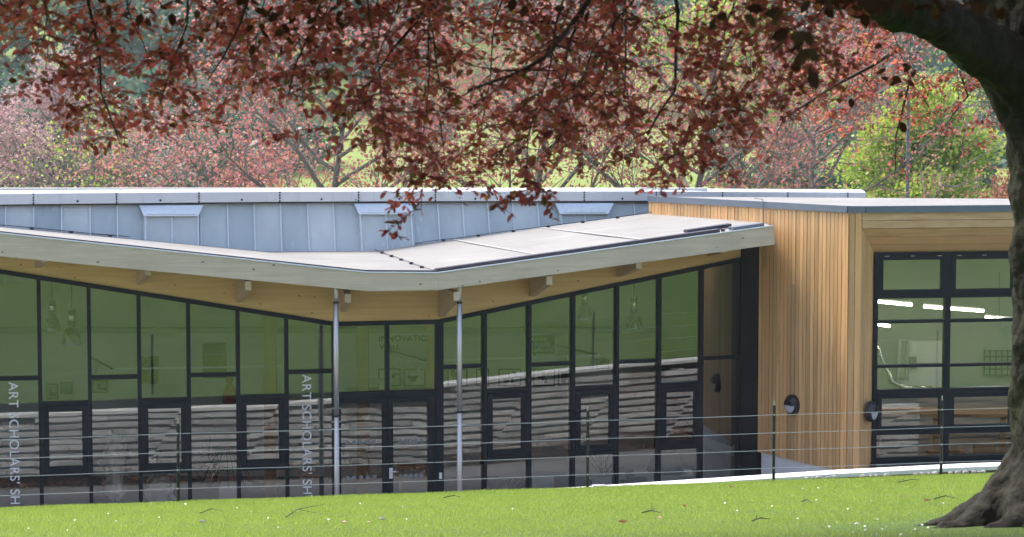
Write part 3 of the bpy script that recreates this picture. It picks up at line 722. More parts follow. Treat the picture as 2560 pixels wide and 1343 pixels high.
def display_board():
    A, B = (xat(1738, 42.0), 42.0), (xat(1849, 40.35), 40.35); W = Wall(A, B); root = empty('display_board', 'white display board with dark prints in the last bay', 'display board')
    m = MB(); zt = W.z(1752, 816); zb = W.z(1752, 1112); W.box(m, 0, W.L, zb, zt, -.06, 0); m.build('panel', M['white'], root)
    for px0, px1, y0, y1, mm in ((1789, 1809, 862, 936, 'brown_print'), (1801, 1813, 955, 1024, 'dark_print'), (1815, 1830, 957, 998, 'dark_print'), (1790, 1799, 986, 1020, 'brown_print'), (1794, 1816, 1037, 1105, 'dark_print'), (1818, 1838, 1044, 1076, 'dark_print'), (1818, 1838, 1083, 1114, 'dark_print'), (1756, 1764, 945, 996, 'grey_print')):
        m = MB(); W.box(m, W.ux(px0), W.ux(px1), W.z((px0 + px1) / 2, y1), W.z((px0 + px1) / 2, y0), .002, .008); m.build('print', M[mm], root)
display_board()

# ------------------------------------------------------------------ rear hall: battered zinc wall with capping
def rear():
    root = empty('rear_hall', 'long pale zinc clad hall with light capping rising behind the folded roof', 'building')
    cx = [-900, 0, 650, 930, 1622, 2170]; cd = [38.6, 40.25, 41.55, 41.85, 43.0, 43.9]
    yt = [530, 515, 508.5, 507, 506, 507]; yc = [494, 484, 479, 478, 478, 481]
    D_ = lambda px: float(np.interp(px, cx, cd)); YT = lambda px: float(np.interp(px, cx, yt)); YC = lambda px: float(np.interp(px, cx, yc))
    seams = [-55 - 72 * k for k in range(9, -1, -1)] + [15, 85, 155, 226, 294, 361, 434, 501, 569, 635, 701, 769, 833, 898, 965, 1030, 1094, 1156, 1219, 1281, 1343, 1396, 1459, 1522, 1584, 1645, 1708, 1770]
    bat = .45
    def top(px): p = at(px, YT(px), D_(px) + .02); return p
    def bot(px):
        t = top(px); dx = .055 * (1 + px / 1600) ; return t + np.array((dx * 1.0, -bat, -1.25))
    m = MB(); s = MB()
    for a, b in zip(seams[:-1], seams[1:]):
        j = R.uniform(-.006, .006); q = [bot(a), bot(b), top(b), top(a)]; q = [p + (0, j + .0 * i, 0) for i, p in enumerate(q)]
        m.poly(q)
    for a in seams:
        p, q = bot(a), top(a); s.hexa([p + (-.012, -.03, 0), p + (.012, -.03, 0), p + (.012, .01, 0), p + (-.012, .01, 0), q + (-.012, -.03, 0), q + (.012, -.03, 0), q + (.012, .01, 0), q + (-.012, .01, 0)])
    zc = m.build('zinc_panels', M['zinc'], root); zc.modifiers.new('solid', 'SOLIDIFY').thickness = .02; zc.modifiers['solid'].offset = -1
    s.build('seams', M['seam'], zc)
    # capping in lengths with bolted laps
    laps = [-560, -335, -117, 83, 291, 497, 699, 896, 1088, 1276, 1460, 1640, 1806, 1969, 2119, 2165]; m = MB(); BL = []
    for a, b in zip(laps[:-1], laps[1:]):
        A, B = at(a + .6, YC(a), D_(a) - .10), at(b, YC(b), D_(b) - .10); A0, B0 = at(a + .6, YT(a) - 3, D_(a) - .10), at(b, YT(b) - 3, D_(b) - .10); bk = np.array((0, .45, 0.03))
        m.hexa([A0, B0, B0 + bk, A0 + bk, A, B, B + bk, A + bk])
        for k, fy in enumerate((.1, .38, .62, .9)):
            c = lerp(A, A0, fy) + (.0, -.008, 0); BL.append((c, .015))
        c = lerp(A, A0, .82) + (-.06, -.008, 0); BL.append((c, .022))
        c = lerp(lerp(A, B, .53), lerp(A0, B0, .53), .75) + (0, -.008, 0); BL.append((c, .02))
    cp = m.build('capping', M['cap'], root, bevel=.01); [MB().tube([c, c + (0, .02, 0)], r_, 8).build('bolt', M['dark_print'], cp) for c, r_ in BL if -200 < (c[0] / c[1]) * F + 1280 < 2400]
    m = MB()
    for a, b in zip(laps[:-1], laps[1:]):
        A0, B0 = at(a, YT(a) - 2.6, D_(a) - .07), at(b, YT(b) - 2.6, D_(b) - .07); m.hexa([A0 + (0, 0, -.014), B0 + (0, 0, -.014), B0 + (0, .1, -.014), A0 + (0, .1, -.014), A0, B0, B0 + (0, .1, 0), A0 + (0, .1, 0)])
    m.build('shadow_strip', M['dark_gap'], cp)  # dark strip standing in for the shade under the capping
    for a, b in ((361, 497), (898, 1030), (1400, 1522), (-190, -55)):
        m = MB(); o_ = np.array((0, -.07, 0)); ya, yb = YT(a) + 1, YT(a) + 29
        t0, t1 = at(a - 13, ya, D_(a) - .02) + o_, at(b + 13, ya, D_(b) - .02) + o_; t0i, t1i = at(a + 6, ya, D_(a) - .02) + o_, at(b - 6, ya, D_(b) - .02) + o_
        l0, l1 = at(a, yb, D_(a) - .16) + o_, at(b, yb, D_(b) - .16) + o_; bk = np.array((0, .05, 0))
        m.hexa([l0, l1, l1 + bk, l0 + bk, t0, t1, t1 + bk, t0 + bk])
        h = m.build('rooflight_hood', M['hood'], root, bevel=.008)
        m = MB(); m.tube([l0 + (0.05, -.012, .035), l1 + (-.05, -.012, .035)], .006, 5); m.build('hood_lip', M['zinc'], h)
        # raised lighter panel under the hood
        q = [bot(a) , bot(b), l1 + (0, .12, 0), l0 + (0, .12, 0)]; m = MB(); m.hexa([q[0] + (0, -.03, 0), q[1] + (0, -.03, 0), q[1], q[0], q[3] + (0, -.03, 0), q[2] + (0, -.03, 0), q[2], q[3]]); m.build('raised_panel', M['zinc'], h)
        m = MB()
        for t in (0.02, .5, .98): p, r_ = lerp(q[0], q[1], t), lerp(q[3], q[2], t); m.tube([p + (0, -.04, 0), r_ + (0, -.04, 0)], .016, 6)
        m.build('panel_seams', M['hood'], h)
    # flat roof and back of the hall
    A, B = at(-900, 496, 38.6), at(2165, 483, 43.9)
    m = MB(); m.slab([A + (0, .35, 0), at(0, 486, 40.6), at(930, 480, 42.2), B + (0, .35, 0), B + (0, 12, -1.3), A + (0, 12, -1.3)], .15); m.build('roof', M['membrane'], root)
    m = MB(); m.box(A[0], B[0] + 1, A[1] + 16.9, A[1] + 17.1, 0, 3.2); m.build('rear_wall', M['int_wall_dim'], root)
    m = MB(); m.box(A[0] - .2, A[0], A[1], A[1] + 12, 0, 3.5); m.build('rear_wall', M['int_wall_dim'], root)
rear()

# ------------------------------------------------------------------ timber clad block
def block():
    root = empty('timber_block', 'flat roofed block clad in narrow upright larch boards with large framed window', 'building')
    A = np.array((2.41, 42.2)); Cn = np.array((5.23, 37.4)); W = Wall(A, Cn)
    zt = lambda u: 5.015 + .014 * u; u9 = W.ux(1908); zl9, zr9 = W.z(1908, 1131), W.z(2124, 1182); ub = W.ux(2124); zb = zr9
    ZB = lambda u: lerp(zl9, zr9, (u - u9) / (ub - u9))
    TR = at(2148, 1100, 37.35)[:2]
    bd = MB(); u = 0.0; step = .0985
    while u < W.L - .02:
        u1 = min(u + step - .012, W.L - .002); n0 = R.uniform(-.002, .003)
        if u > u9 and R.random() < .3:
            zs = R.uniform(1.6, 4.2); W.box(bd, u, u1, ZB(u), zs - .002, 0, .022 + n0); W.box(bd, u, u1, zs + .001, zt(u), 0, .022 + n0 + .001)
        else: W.box(bd, u, u1, ZB(u) if u > u9 - .08 else 4.45, zt(u), 0, .022 + n0)
        u += step
    # wide corner board and the splay into the window
    FR = Wall(TR, (TR[0] + 6.0, TR[1] + .16 * 6))        # front plane, header
    WP0 = np.array((xat(2186, 37.78), 37.78)); WN = Wall(WP0, (WP0[0] + 6.0, WP0[1] + .155 * 6))
    CW2 = Wall(Cn, TR); L2 = CW2.L
    for a, b in ((0.002, L2 * .48), (L2 * .48 + .006, L2)):
        CW2.box(bd, a, b, zb - .02, zt(W.L), -.02, .02)
    bd.build('cladding', M['larch'], root)
    m = MB(); W.box(m, 0.3, W.L, zl9 + .03, 5.0, -.25, -.004); W.box(m, u9, W.L, 0, zl9 + .03, -.25, -.008, None, None, zl9 + .01, zr9 + .01); m.build('wall', M['dark_gap'], root)
    # white plinth wall
    m = MB(); W.box(m, u9 + .004, W.L + .1, -.1, 0, -.2, -.004, zl9 + .02, zr9 + .02)
    PLt = (TR[0] + 7.0, TR[1] + .16 * 7)
    m.build('plinth', M['white_paint'], root)
    m = MB(); W.box(m, W.ux(1856), u9 - .09, 0, 4.44, -.2, .024); m.build('return_panel', M['black'], root)
    # splay boards, left reveal
    SP = Wall(TR, WP0); m = MB(); k = 4; y_t = zat(572, TR[1]); y_b = zat(632, WP0[1])
    for i in range(k):
        a, b = SP.L * i / k + .003, SP.L * (i + 1) / k - .003
        SP.box(m, a, b, zb - .02, 0, -.02, 0.004, lerp(y_t, y_b, a / SP.L), lerp(y_t, y_b, b / SP.L))
    m.build('reveal', M['larch'], root)
    # header boards and the header splay
    zh = zt(W.L); m = MB(); Lh = 5.5
    for i in range(2):
        z1 = lerp(zh - .007, y_t, i / 2); z0 = lerp(zh - .007, y_t, (i + 1) / 2) + .006; FR.box(m, 0.004, Lh, z0, z1, -.02, .02)
    for i in range(3):
        p0, p1 = i / 3 + .012, (i + 1) / 3
        def sp(t, uu, n): 
            a = FR.p(uu, y_t, 0); b = WN.p(uu, y_b, 0); return lerp(a, b, t) + np.array((0, n, n * .6))
        m.hexa([sp(p1, .0 + SP.L * .62 * p1 - SP.L * .62 * p1, 0), sp(p1, Lh, 0), sp(p1, Lh, .03), sp(p1, 0, .03), sp(p0, 0, 0), sp(p0, Lh, 0), sp(p0, Lh, .03), sp(p0, 0, .03)])
    m.build('header', M['larch_h'], root)
    # trim and roof
    top = [np.array((*W.p(0, 0, .03)[:2], zt(0))), np.array((*W.p(W.L, 0, .035)[:2], zt(W.L))), np.array((*FR.p(.04, 0, .035)[:2], zt(W.L))), np.array((*FR.p(Lh, 0, .035)[:2], zt(W.L) + .0)), np.array((11.5, 41.6, 5.0)), np.array((2.9, 42.6, 5.0))]
    m = MB(); m.slab([p + (0, 0, .075) for p in top], .07); m.build('roof', M['membrane'], root)
    m = MB()
    for a, b in ((top[0], top[1]), (top[1], top[2]), (top[2], top[3])):
        nn = unit(np.array(((b - a)[1], -(b - a)[0], 0))); lo, hi = np.array((0, 0, -.005)), np.array((0, 0, .10)); o_ = nn * .02
        m.hexa([a + o_ + lo, b + o_ + lo, b - nn * .06 + lo, a - nn * .06 + lo, a + o_ + hi, b + o_ + hi, b - nn * .06 + hi, a - nn * .06 + hi])
    m.build('roof_trim', M['trim'], root)
    m = MB(); q = lerp(top[0], top[1], .60) + (0, -.05, .14); m.tube([q + (-.1, .35, 0), q, q + (0, -.06, -.06), q + (.01, -.07, -.42), q + (-.12, -.12, -.46)], .008, 6); m.build('roof_cable', M['trim'], root)
    # window
    yr = [632, 640, 742, 805, 916, 976, 1083, 1153]; Z = lambda px, y: WN.z(px, y)
    mull = [2191, 2372, 2548, 2720]; uu = [WN.ux(p) for p in mull]; zr = [zat(y, WP0[1]) for y in yr]
    m = MB(); WN.box(m, 0.0, uu[0] + .035, zr[-1], zr[0], -.1, .05)
    for u_ in uu[1:]: WN.box(m, u_ - .042, u_ + .042, zr[-1], zr[0], -.1, .05)
    for a, b in zip(uu[:-1], uu[1:]):
        a2, b2 = a + (.035 if a == uu[0] else .042), b - .042
        for zz, h in ((zr[0] - .02, .02), (zr[2], .03), (zr[3], .024), (zr[4], .024), (zr[5] - .02, .034), (zr[6], .03), (zr[7] + .03, .03)): WN.box(m, a2, b2, zz - h, zz + h, -.1, .045)
    f = m.build('window', M['frame'], root)
    for a, b in zip(uu[:-1], uu[1:]):
        a2, b2 = a + (.035 if a == uu[0] else .042), b - .042
        for z1, z0 in ((zr[0] - .041, zr[2] + .031), (zr[5] - .055, zr[6] + .031)):
            c = MB(); WN.ring(c, a2 + .002, b2 - .002, z0, z1, .075, -.05, .06); cs = c.build('casement', M['frame'], f, bevel=.005)
            MB().poly([WN.p(a2 + .07, z0 + .07, .02), WN.p(b2 - .07, z0 + .07, .021), WN.p(b2 - .07, z1 - .07, .018), WN.p(a2 + .07, z1 - .07, .02)]).build('pane', M['glass'], cs)
            if z1 > 4:
                c = MB()
                for t in (.12, .5, .9): q = lerp(a2, b2, t); WN.box(c, q - .035, q + .035, z1 - .018, z1 - .008, .061, .066)
                c.build('trickle_vent', M['lens'], cs)
        for z1, z0 in ((zr[2] - .027, zr[3] + .02), (zr[3] - .02, zr[4] + .02), (zr[4] - .02, zr[5] + .012), (zr[6] - .026, zr[7] + .056)):
            t_ = R.uniform(-.0006, .0006); MB().poly([WN.p(a2 - .004, z0, t_), WN.p(b2 + .004, z0, -t_), WN.p(b2 + .004, z1, t_), WN.p(a2 - .004, z1, 0)]).build('pane', M['glass'], f)
    m = MB(); zs = zr[7]; a = WN.p(-.28, zs - .03, .5); 
    m.hexa([WN.p(-.02, zs - .10, .35), WN.p(5.5, zs - .10, .35), WN.p(5.5, zs - .10, -.05), WN.p(-.02, zs - .10, -.05), WN.p(-.02, zs - .03, .35), WN.p(5.5, zs - .03, .35), WN.p(5.5, zs, -.05), WN.p(-.02, zs, -.05)])
    m.build('window_sill', M['black_gloss'], root)
    m = MB(); WN.box(m, 0, 5.5, -.2, zs - .11, -.1, .2); m.build('base_wall', M['white_paint'], root)
    # room behind
    y1 = 43.0; xL, xR = 5.42, 11.0
    MB().box(xL, xR, 37.95, y1, .70, .80).build('interior_floor', M['int_floor'], root)
    MB().box(xL - .1, xL - .01, 38.1, y1, .8, 4.9).build('side_wall', M['int_wall'], root)
    MB().box(xR, xR + .15, 38.6, y1, .8, 4.9).build('side_wall', M['int_wall'], root)
    MB().box(xL - .1, xR, y1, y1 + .15, .8, 4.9).build('back_wall', M['int_wall_dim'], root)
    MB().box(xL, xR, 38.6, y1, 4.72, 4.80).build('ceiling', M['int_wall_dim'], root)
    x0, x1 = xat(2250, 42.9), xat(2362, 42.9); MB().box(x0, x1, 42.8, 42.98, zat(975, 42.8), zat(852, 42.8)).build('partition', M['white'], root)
    m = MB()
    for px in (2262, 2274): m.box(xat(px, 42.7) - .02, xat(px, 42.7) + .02, 42.74, 42.79, zat(950, 42.7), zat(852, 42.7))
    m.box(xat(2256, 42.7), xat(2280, 42.7), 42.74, 42.79, zat(952, 42.7), zat(945, 42.7)); m.build('conduit', M['int_wall_dim'], root)
    return W, FR, WN, SP
BW, BFR, BWN, BSP = block()

# wall lights (bulkheads with an eyelid)
def bulkhead(label, W, u, z):
    root = empty('wall_light', label, 'wall light', 'bulkhead wall lights'); c = W.p(u, z, .024); U, N, Zv = W.U, W.N, np.array((0, 0, 1.))
    def disc(m, r, n0, n1, r1=None, a0=0, a1=2 * math.pi, k=28):
        qs = np.linspace(a0, a1, k + 1); r1 = r if r1 is None else r1
        A = [c + N * n0 + (U * math.cos(q) + Zv * math.sin(q)) * r for q in qs]; B = [c + N * n1 + (U * math.cos(q) + Zv * math.sin(q)) * r1 for q in qs]
        b = len(m.v); m.v += [tuple(p) for p in A + B]; n = len(A)
        for i in range(n - 1): m.f.append((b + i, b + i + 1, b + n + i + 1, b + n + i))
        m.f.append(tuple(b + n + i for i in range(n)))
    m = MB(); disc(m, .165, 0, .06); disc(m, .165, .06, .085, .135); m.build('housing', M['plastic_black'], root)
    m = MB(); disc(m, .125, .086, .105, .09, math.pi, 2 * math.pi, 18); m.build('lens', M['lens'], root)
    m = MB(); disc(m, .13, .085, .125, .10, 0, math.pi, 18); m.build('eyelid', M['plastic_black'], root)
u = BW.ux(1992); bulkhead('round black wall light on the middle of the larch boards', BW, u, BW.z(1992, 1012))
u = BSP.L * .55; bulkhead('round black wall light on the reveal beside the big window', Wall((BSP.P + BSP.N * .03)[:2], (BSP.P + BSP.N * .03 + BSP.U)[:2]), u, zat(1030, 37.5))

# things in the workshop room
def strip_light(label, px, py, L, d):
    root = empty('strip_light', label, 'ceiling light', 'lit strip lights in the block'); x, z = xat(px, d), zat(py, d); e = bpy.data.materials.get('lit_tube')
    if e is None:
        e = mat('lit_tube', (.9, .9, .85)); e.node_tree.nodes['Principled BSDF'].inputs['Emission Color'].default_value = (1, .96, .8, 1); e.node_tree.nodes['Principled BSDF'].inputs['Emission Strength'].default_value = 8
    dz, dy = -.0, -.9
    A, B = np.array((x, d, z)), np.array((x + L, d - .75, z))
    MB().hexa([A + (0, 0, .03), B + (0, 0, .03), B + (0, .12, .03), A + (0, .12, .03), A + (0, 0, .06), B + (0, 0, .06), B + (0, .12, .06), A + (0, .12, .06)]).build('housing', M['white'], root)
    MB().tube([A + (0, .02, .01), B + (0, .02, .01)], .028, 8).build('tube', e, root)
    MB().tube([lerp(A, B, .3), lerp(A, B, .3) + (0, .05, .8)], .004, 4).build('hanger', M['dark_print'], root)
strip_light('lit strip light at the left edge of the big window', 2172, 753, .62, 40.6); strip_light('long lit strip light crossing the middle mullion of the big window', 2315, 768, .85, 40.6); strip_light('lit strip light nearest the trunk in the big window', 2470, 795, .6, 41.5); strip_light('low lit strip light behind the second transom of the big window', 2160, 806, .35, 42.0)
m = MB(); d = 38.7; tag(m.box(xat(2514, d), xat(2545, d), d, d + .01, zat(845, d), zat(806, d)).build('pinned_paper', M['white']), 'white paper sheets stuck inside the big window beside the trunk', 'paper')
def chart():
    d = 42.9; root = empty('wall_chart', 'dark grid chart on the back wall right of the middle mullion', 'chart'); x0, x1, z0, z1 = xat(2466, d), xat(2540, d), zat(938, d), zat(876, d)
    MB().box(x0, x1, d - .02, d, z0, z1).build('panel', M['sign_green'], root); m = MB()
    for i in range(5):
        for j in range(4): a, b = lerp(x0, x1, i / 5) + .012, lerp(x0, x1, (i + 1) / 5) - .012; p, q = lerp(z0, z1, j / 4) + .012, lerp(z0, z1, (j + 1) / 4) - .012; m.box(a, b, d - .025, d - .021, p, q)
    m.build('cards', M['grey_print'], root)
    d = 42.7; m = MB(); m.box(xat(2279, d), xat(2297, d), d, d + .02, zat(922, d), zat(892, d)); tag(m.build('notice', M['grey_print']), 'small grey notice on the white partition in the workshop', 'notice')
    root = empty('flexible_duct', 'silver flexible duct curling down behind the big window', 'duct'); d = 40.5
    pts = [at(x, y, d) for x, y in ((2190, 860), (2200, 890), (2212, 920), (2230, 955), (2262, 970), (2330, 972))]; MB().tube(pts, .045, 10).build('hose', M['chrome'], root, smooth=True)
    m = MB(); d = 39.3; m.box(xat(2180, d), xat(2560, d), d, d + .8, 1.62, 1.68); 
    for px in (2200, 2350, 2520): m.box(xat(px, d) - .04, xat(px, d) + .04, d + .05, d + .12, .8, 1.62)
    tag(m.build('workbench', M['wood_int']), 'wooden workbench along the inside of the big window', 'bench')
    rr = random.Random(3)
    for lab, px, py, wpx in (('brown cardboard box low in the right window pane left of the mullion', 2330, 1130, 40), ('brown cardboard box low in the right window pane right of the mullion', 2385, 1128, 36), ('long brown wooden block beside the trunk in the low pane', 2450, 1118, 50)):
        d = 38.6; m = MB(); z = zat(py, d); m.box(xat(px, d), xat(px + wpx, d), d, d + .25, .8, z); tag(m.build('cardboard_box', M['wood_int']), lab, 'box')
chart()

# ------------------------------------------------------------------ fence on the lawn edge
def fence():
    root = empty('wire_fence', 'low fence of four thin wires strung between slim black posts on lawn edge', 'fence')
    def fx(px):
        d = 33.
        for _ in range(6): d = float(edge_y(xat(px, d))) - .25
        return xat(px, d)
    xsP = [fx(p) for p in (-1500, -560, 437, 1471, 1940, 2362, 2850)]; dy = lambda x: float(edge_y(x)) - .25
    for x in xsP:
        d = dy(x); z = float(lawn_z(x, d)); m = MB(); lean = R.uniform(-.01, .01); m.tube([(x, d, z - .1), (x + lean, d, z + 1.06)], .021, 10); 
        p = m.build('post', M['post'], root)
        m = MB(); m.tube([(x + lean, d, z + 1.06), (x + lean, d, z + 1.12)], .008, 6)
        for h in (.93, .68, .44, .19): m.tube([(x, d - .022, z + h), (x, d - .04, z + h)], .012, 6)
        m.build('wire_eye', M['wire'], p)
    for h in (.93, .68, .44, .19):
        m = MB(); pts = []
        for a, b in zip(xsP[:-1], xsP[1:]):
            za, zb = float(lawn_z(a, dy(a))) + h, float(lawn_z(b, dy(b))) + h
            for t in np.linspace(0, 1, 9)[:-1]: pts.append((lerp(a, b, t), lerp(dy(a), dy(b), t) - .03, lerp(za, zb, t) - .05 * t * (1 - t) * (b - a) / 5))
        d = dy(xsP[-1]); pts.append((xsP[-1], d - .03, float(lawn_z(xsP[-1], d)) + h)); m.tube(pts, .0033, 5); m.build('wire', M['wire'], root)
fence()

# ------------------------------------------------------------------ grass, daisies, litter
def grass():
    n = 460000; x0 = (RN.random(n) * 2 - 1); ye = edge_y(x0 * .215 * 33) - .01; y = 15.5 + (ye - 15.5) * RN.random(n) ** .8; half = .215 * y + 1.6; x = x0 * half; y = np.minimum(y, edge_y(x) - .01); z = lawn_z(x, y)
    keep = np.hypot(x - 3.95, y - 17.2) > .9 + RN.random(n) * 1.2; x, y = x[keep], y[keep]; z = lawn_z(x, y); n = len(x)
    h = RN.uniform(.016, .036, n) * (1 + .2 * np.sin(x * 3 + y * 2)); w = RN.uniform(.0016, .0032, n) * (y / 22); a = RN.uniform(0, 6.28, n); lean = RN.normal(0, .4, (n, 2))
    B = np.stack([x, y, z - .004], 1); s = np.stack([np.cos(a) * w, np.sin(a) * w, 0 * a], 1); T = B + np.stack([lean[:, 0] * h, lean[:, 1] * h, h], 1)
    V = np.stack([B - s, B + s, T], 1).reshape(-1, 3); Fc = np.arange(3 * n).reshape(-1, 3)
    tag(np_mesh('grass', V, Fc, M['grass']), kind='stuff')
    # clumps of taller blades along the edge
    pts = []
    for px, py, s_ in ((2225, 1333, 15), (2180, 1339, 9), (2270, 1326, 5), (560, 1262, 2), (205, 1305, 3), (170, 1320, 3), (235, 1300, 3), (735, 1325, 2), (2070, 1250, 3), (1850, 1290, 2), (1980, 1225, 3)):
        r = ray(px, py); t = (LAWN_A - EYE[2]) / (r[2] + LAWN_S * r[1] - LAWN_B * r[0]) ; c = EYE + r * t
        for k in range(s_): pts.append((c[0] + R.gauss(0, .12), c[1] + R.gauss(0, .9)))
    for k in range(42): yy = R.uniform(18, 32); pts.append((R.uniform(-.2, .2) * yy, yy))
    m = MB()
    for x_, y_ in pts:
        z_ = float(lawn_z(x_, y_)) + R.uniform(.03, .05); q0 = R.uniform(0, 6); m.poly([(x_ + .009 * math.cos(q), y_ + .009 * math.sin(q), z_ + .004 * math.sin(q + q0)) for q in np.linspace(0, 6.28, 8)[:-1]]); m.tube([(x_, y_, z_ - .04), (x_, y_, z_ - .001)], .001, 3)
    tag(m.build('daisies', M['daisy']), kind='stuff')
grass()
def on_lawn(px, py, h=.02):
    r = ray(px, py); t = (LAWN_A - EYE[2]) / (r[2] + LAWN_S * r[1] - LAWN_B * r[0]); c = EYE + r * t; c[2] += h; return c
def litter():
    for px, py, s, lab in ((1558, 1318, .06, 'curled brown dead leaf nearest the camera, low on the lawn'), (1648, 1308, .05, 'flat dead leaf right of the curled brown one'), (860, 1318, .05, 'brown dead leaf lying left on the lawn'), (1712, 1277, .045, 'pale dead leaf in the middle of the lawn'), (2318, 1262, .05, 'dead leaf nearest the roots of the trunk'), (2256, 1252, .04, 'small pale dead leaf left of the roots'), (920, 1317, .03, 'small dead leaf right of the brown left one'), (1828, 1225, .045, 'dead leaf far up the lawn below the fence')):
        c = on_lawn(px, py, .035); m = MB(); k = 7; L_, W_ = s * 1.5, s
        a = R.uniform(0, 3); cu = R.uniform(.3, .8)
        rows = []
        for i in range(k):
            t = i / (k - 1); wd = W_ * math.sin(math.pi * (.06 + .9 * t)) * .5; rows.append([(t - .5) * L_, wd, .5 * cu * L_ * (t - .5) ** 2 * 3])
        b = len(m.v)
        for t_, wd, zz in rows:
            for sgn in (-1, 0, 1):
                x_, y_ = t_, sgn * wd; m.v.append((c[0] + x_ * math.cos(a) - y_ * math.sin(a), c[1] + x_ * math.sin(a) + y_ * math.cos(a), c[2] + zz + abs(sgn) * wd * .7))
        for i in range(k - 1):
            for j in range(2): q = b + i * 3 + j; m.f.append((q, q + 1, q + 4, q + 3))
        tag(m.build('fallen_leaf', M['dead_leaf']), lab, 'leaf', 'dead leaves on the lawn')
    for pts, lab in (([(1605, 1290), (1630, 1288), (1652, 1290), (1628, 1266)], 'forked dark twig lying on the lawn below the third fence post'), ([(715, 1300), (745, 1283), (790, 1290), (810, 1270)], 'thin forked twig on the lawn below the steel post'), ([(1880, 1312), (1900, 1308), (1925, 1307)], 'straight twig on the lawn towards the roots'), ([(2245, 1212), (2275, 1208), (2300, 1203)], 'pale twig on the lawn below the last fence post'), ([(2005, 1262), (2016, 1260), (2030, 1265)], 'short dark twig in the middle right of the lawn'), ([(500, 1290), (530, 1281), (555, 1283)], 'thin twig on the lawn below the first fence post'), ([(2335, 1255), (2365, 1250), (2390, 1254)], 'dark twig beside the roots of the trunk'), ([(1110, 1250), (1135, 1247), (1150, 1249)], 'short twig near the lawn crest below the right post')):
        P = [on_lawn(x, y, .03 + .012 * (i % 2)) for i, (x, y) in enumerate(pts)]; m = MB(); m.tube(P[:3], [.006, .005, .003], 5)
        if len(P) > 3: m.tube([P[1], P[3]], [.004, .002], 5)
        q = lerp(P[0], P[1], .5); m.tube([q, q + (R.uniform(-.05, .05), R.uniform(-.2, .2), .04)], [.003, .0015], 4)
        tag(m.build('fallen_twig', M['twig']), lab, 'twig', 'twigs on the lawn')
    for px, py, lab in ((505, 1307, 'larger grey mole cast on the lawn left of the post'), (955, 1301, 'small grey worm cast on the lawn below the doors')):
        c = on_lawn(px, py, 0.0); mb = MB()
        for k in range(7): q = c + (R.gauss(0, .012), R.gauss(0, .012), .012); mb.lathe(q, [(.02, -.01), (.018, .006), (.008, .014), (.001, .016)], 7)
        tag(mb.build('soil_cast', M['paving']), lab, 'soil')
    for k, px in enumerate((2020, 2036, 2050, 2075, 2090, 2165, 2185, 2200, 2225, 2300, 2318, 2335, 2352, 2392, 2410, 2430, 2452, 2465, 2478)):
        x = xat(px, 33.5); d = float(edge_y(x)) - .12; s = R.uniform(.025, .05); z = float(lawn_z(x, d)); m = MB(); n = 9
        for i, (rr, hh) in enumerate(((.6, -.4), (1, 0), (.9, .45), (.5, .8), (.05, .9))):
            for q in range(n): a = 6.283 * q / n; j = 1 + .22 * math.sin(3 * a + k) + R.uniform(-.08, .08); m.v.append((x + s * rr * j * math.cos(a), d + s * .7 * rr * j * math.sin(a), z + .02 + s * .8 * hh))
            if i: 
                for q in range(n): m.f.append(((i - 1) * n + q, (i - 1) * n + (q + 1) % n, i * n + (q + 1) % n, i * n + q))
        tag(m.build('edge_stone', M['stone']), 'pale rounded stone lying along the lawn edge under the coping', 'stone', 'stones along the lawn edge')
litter()

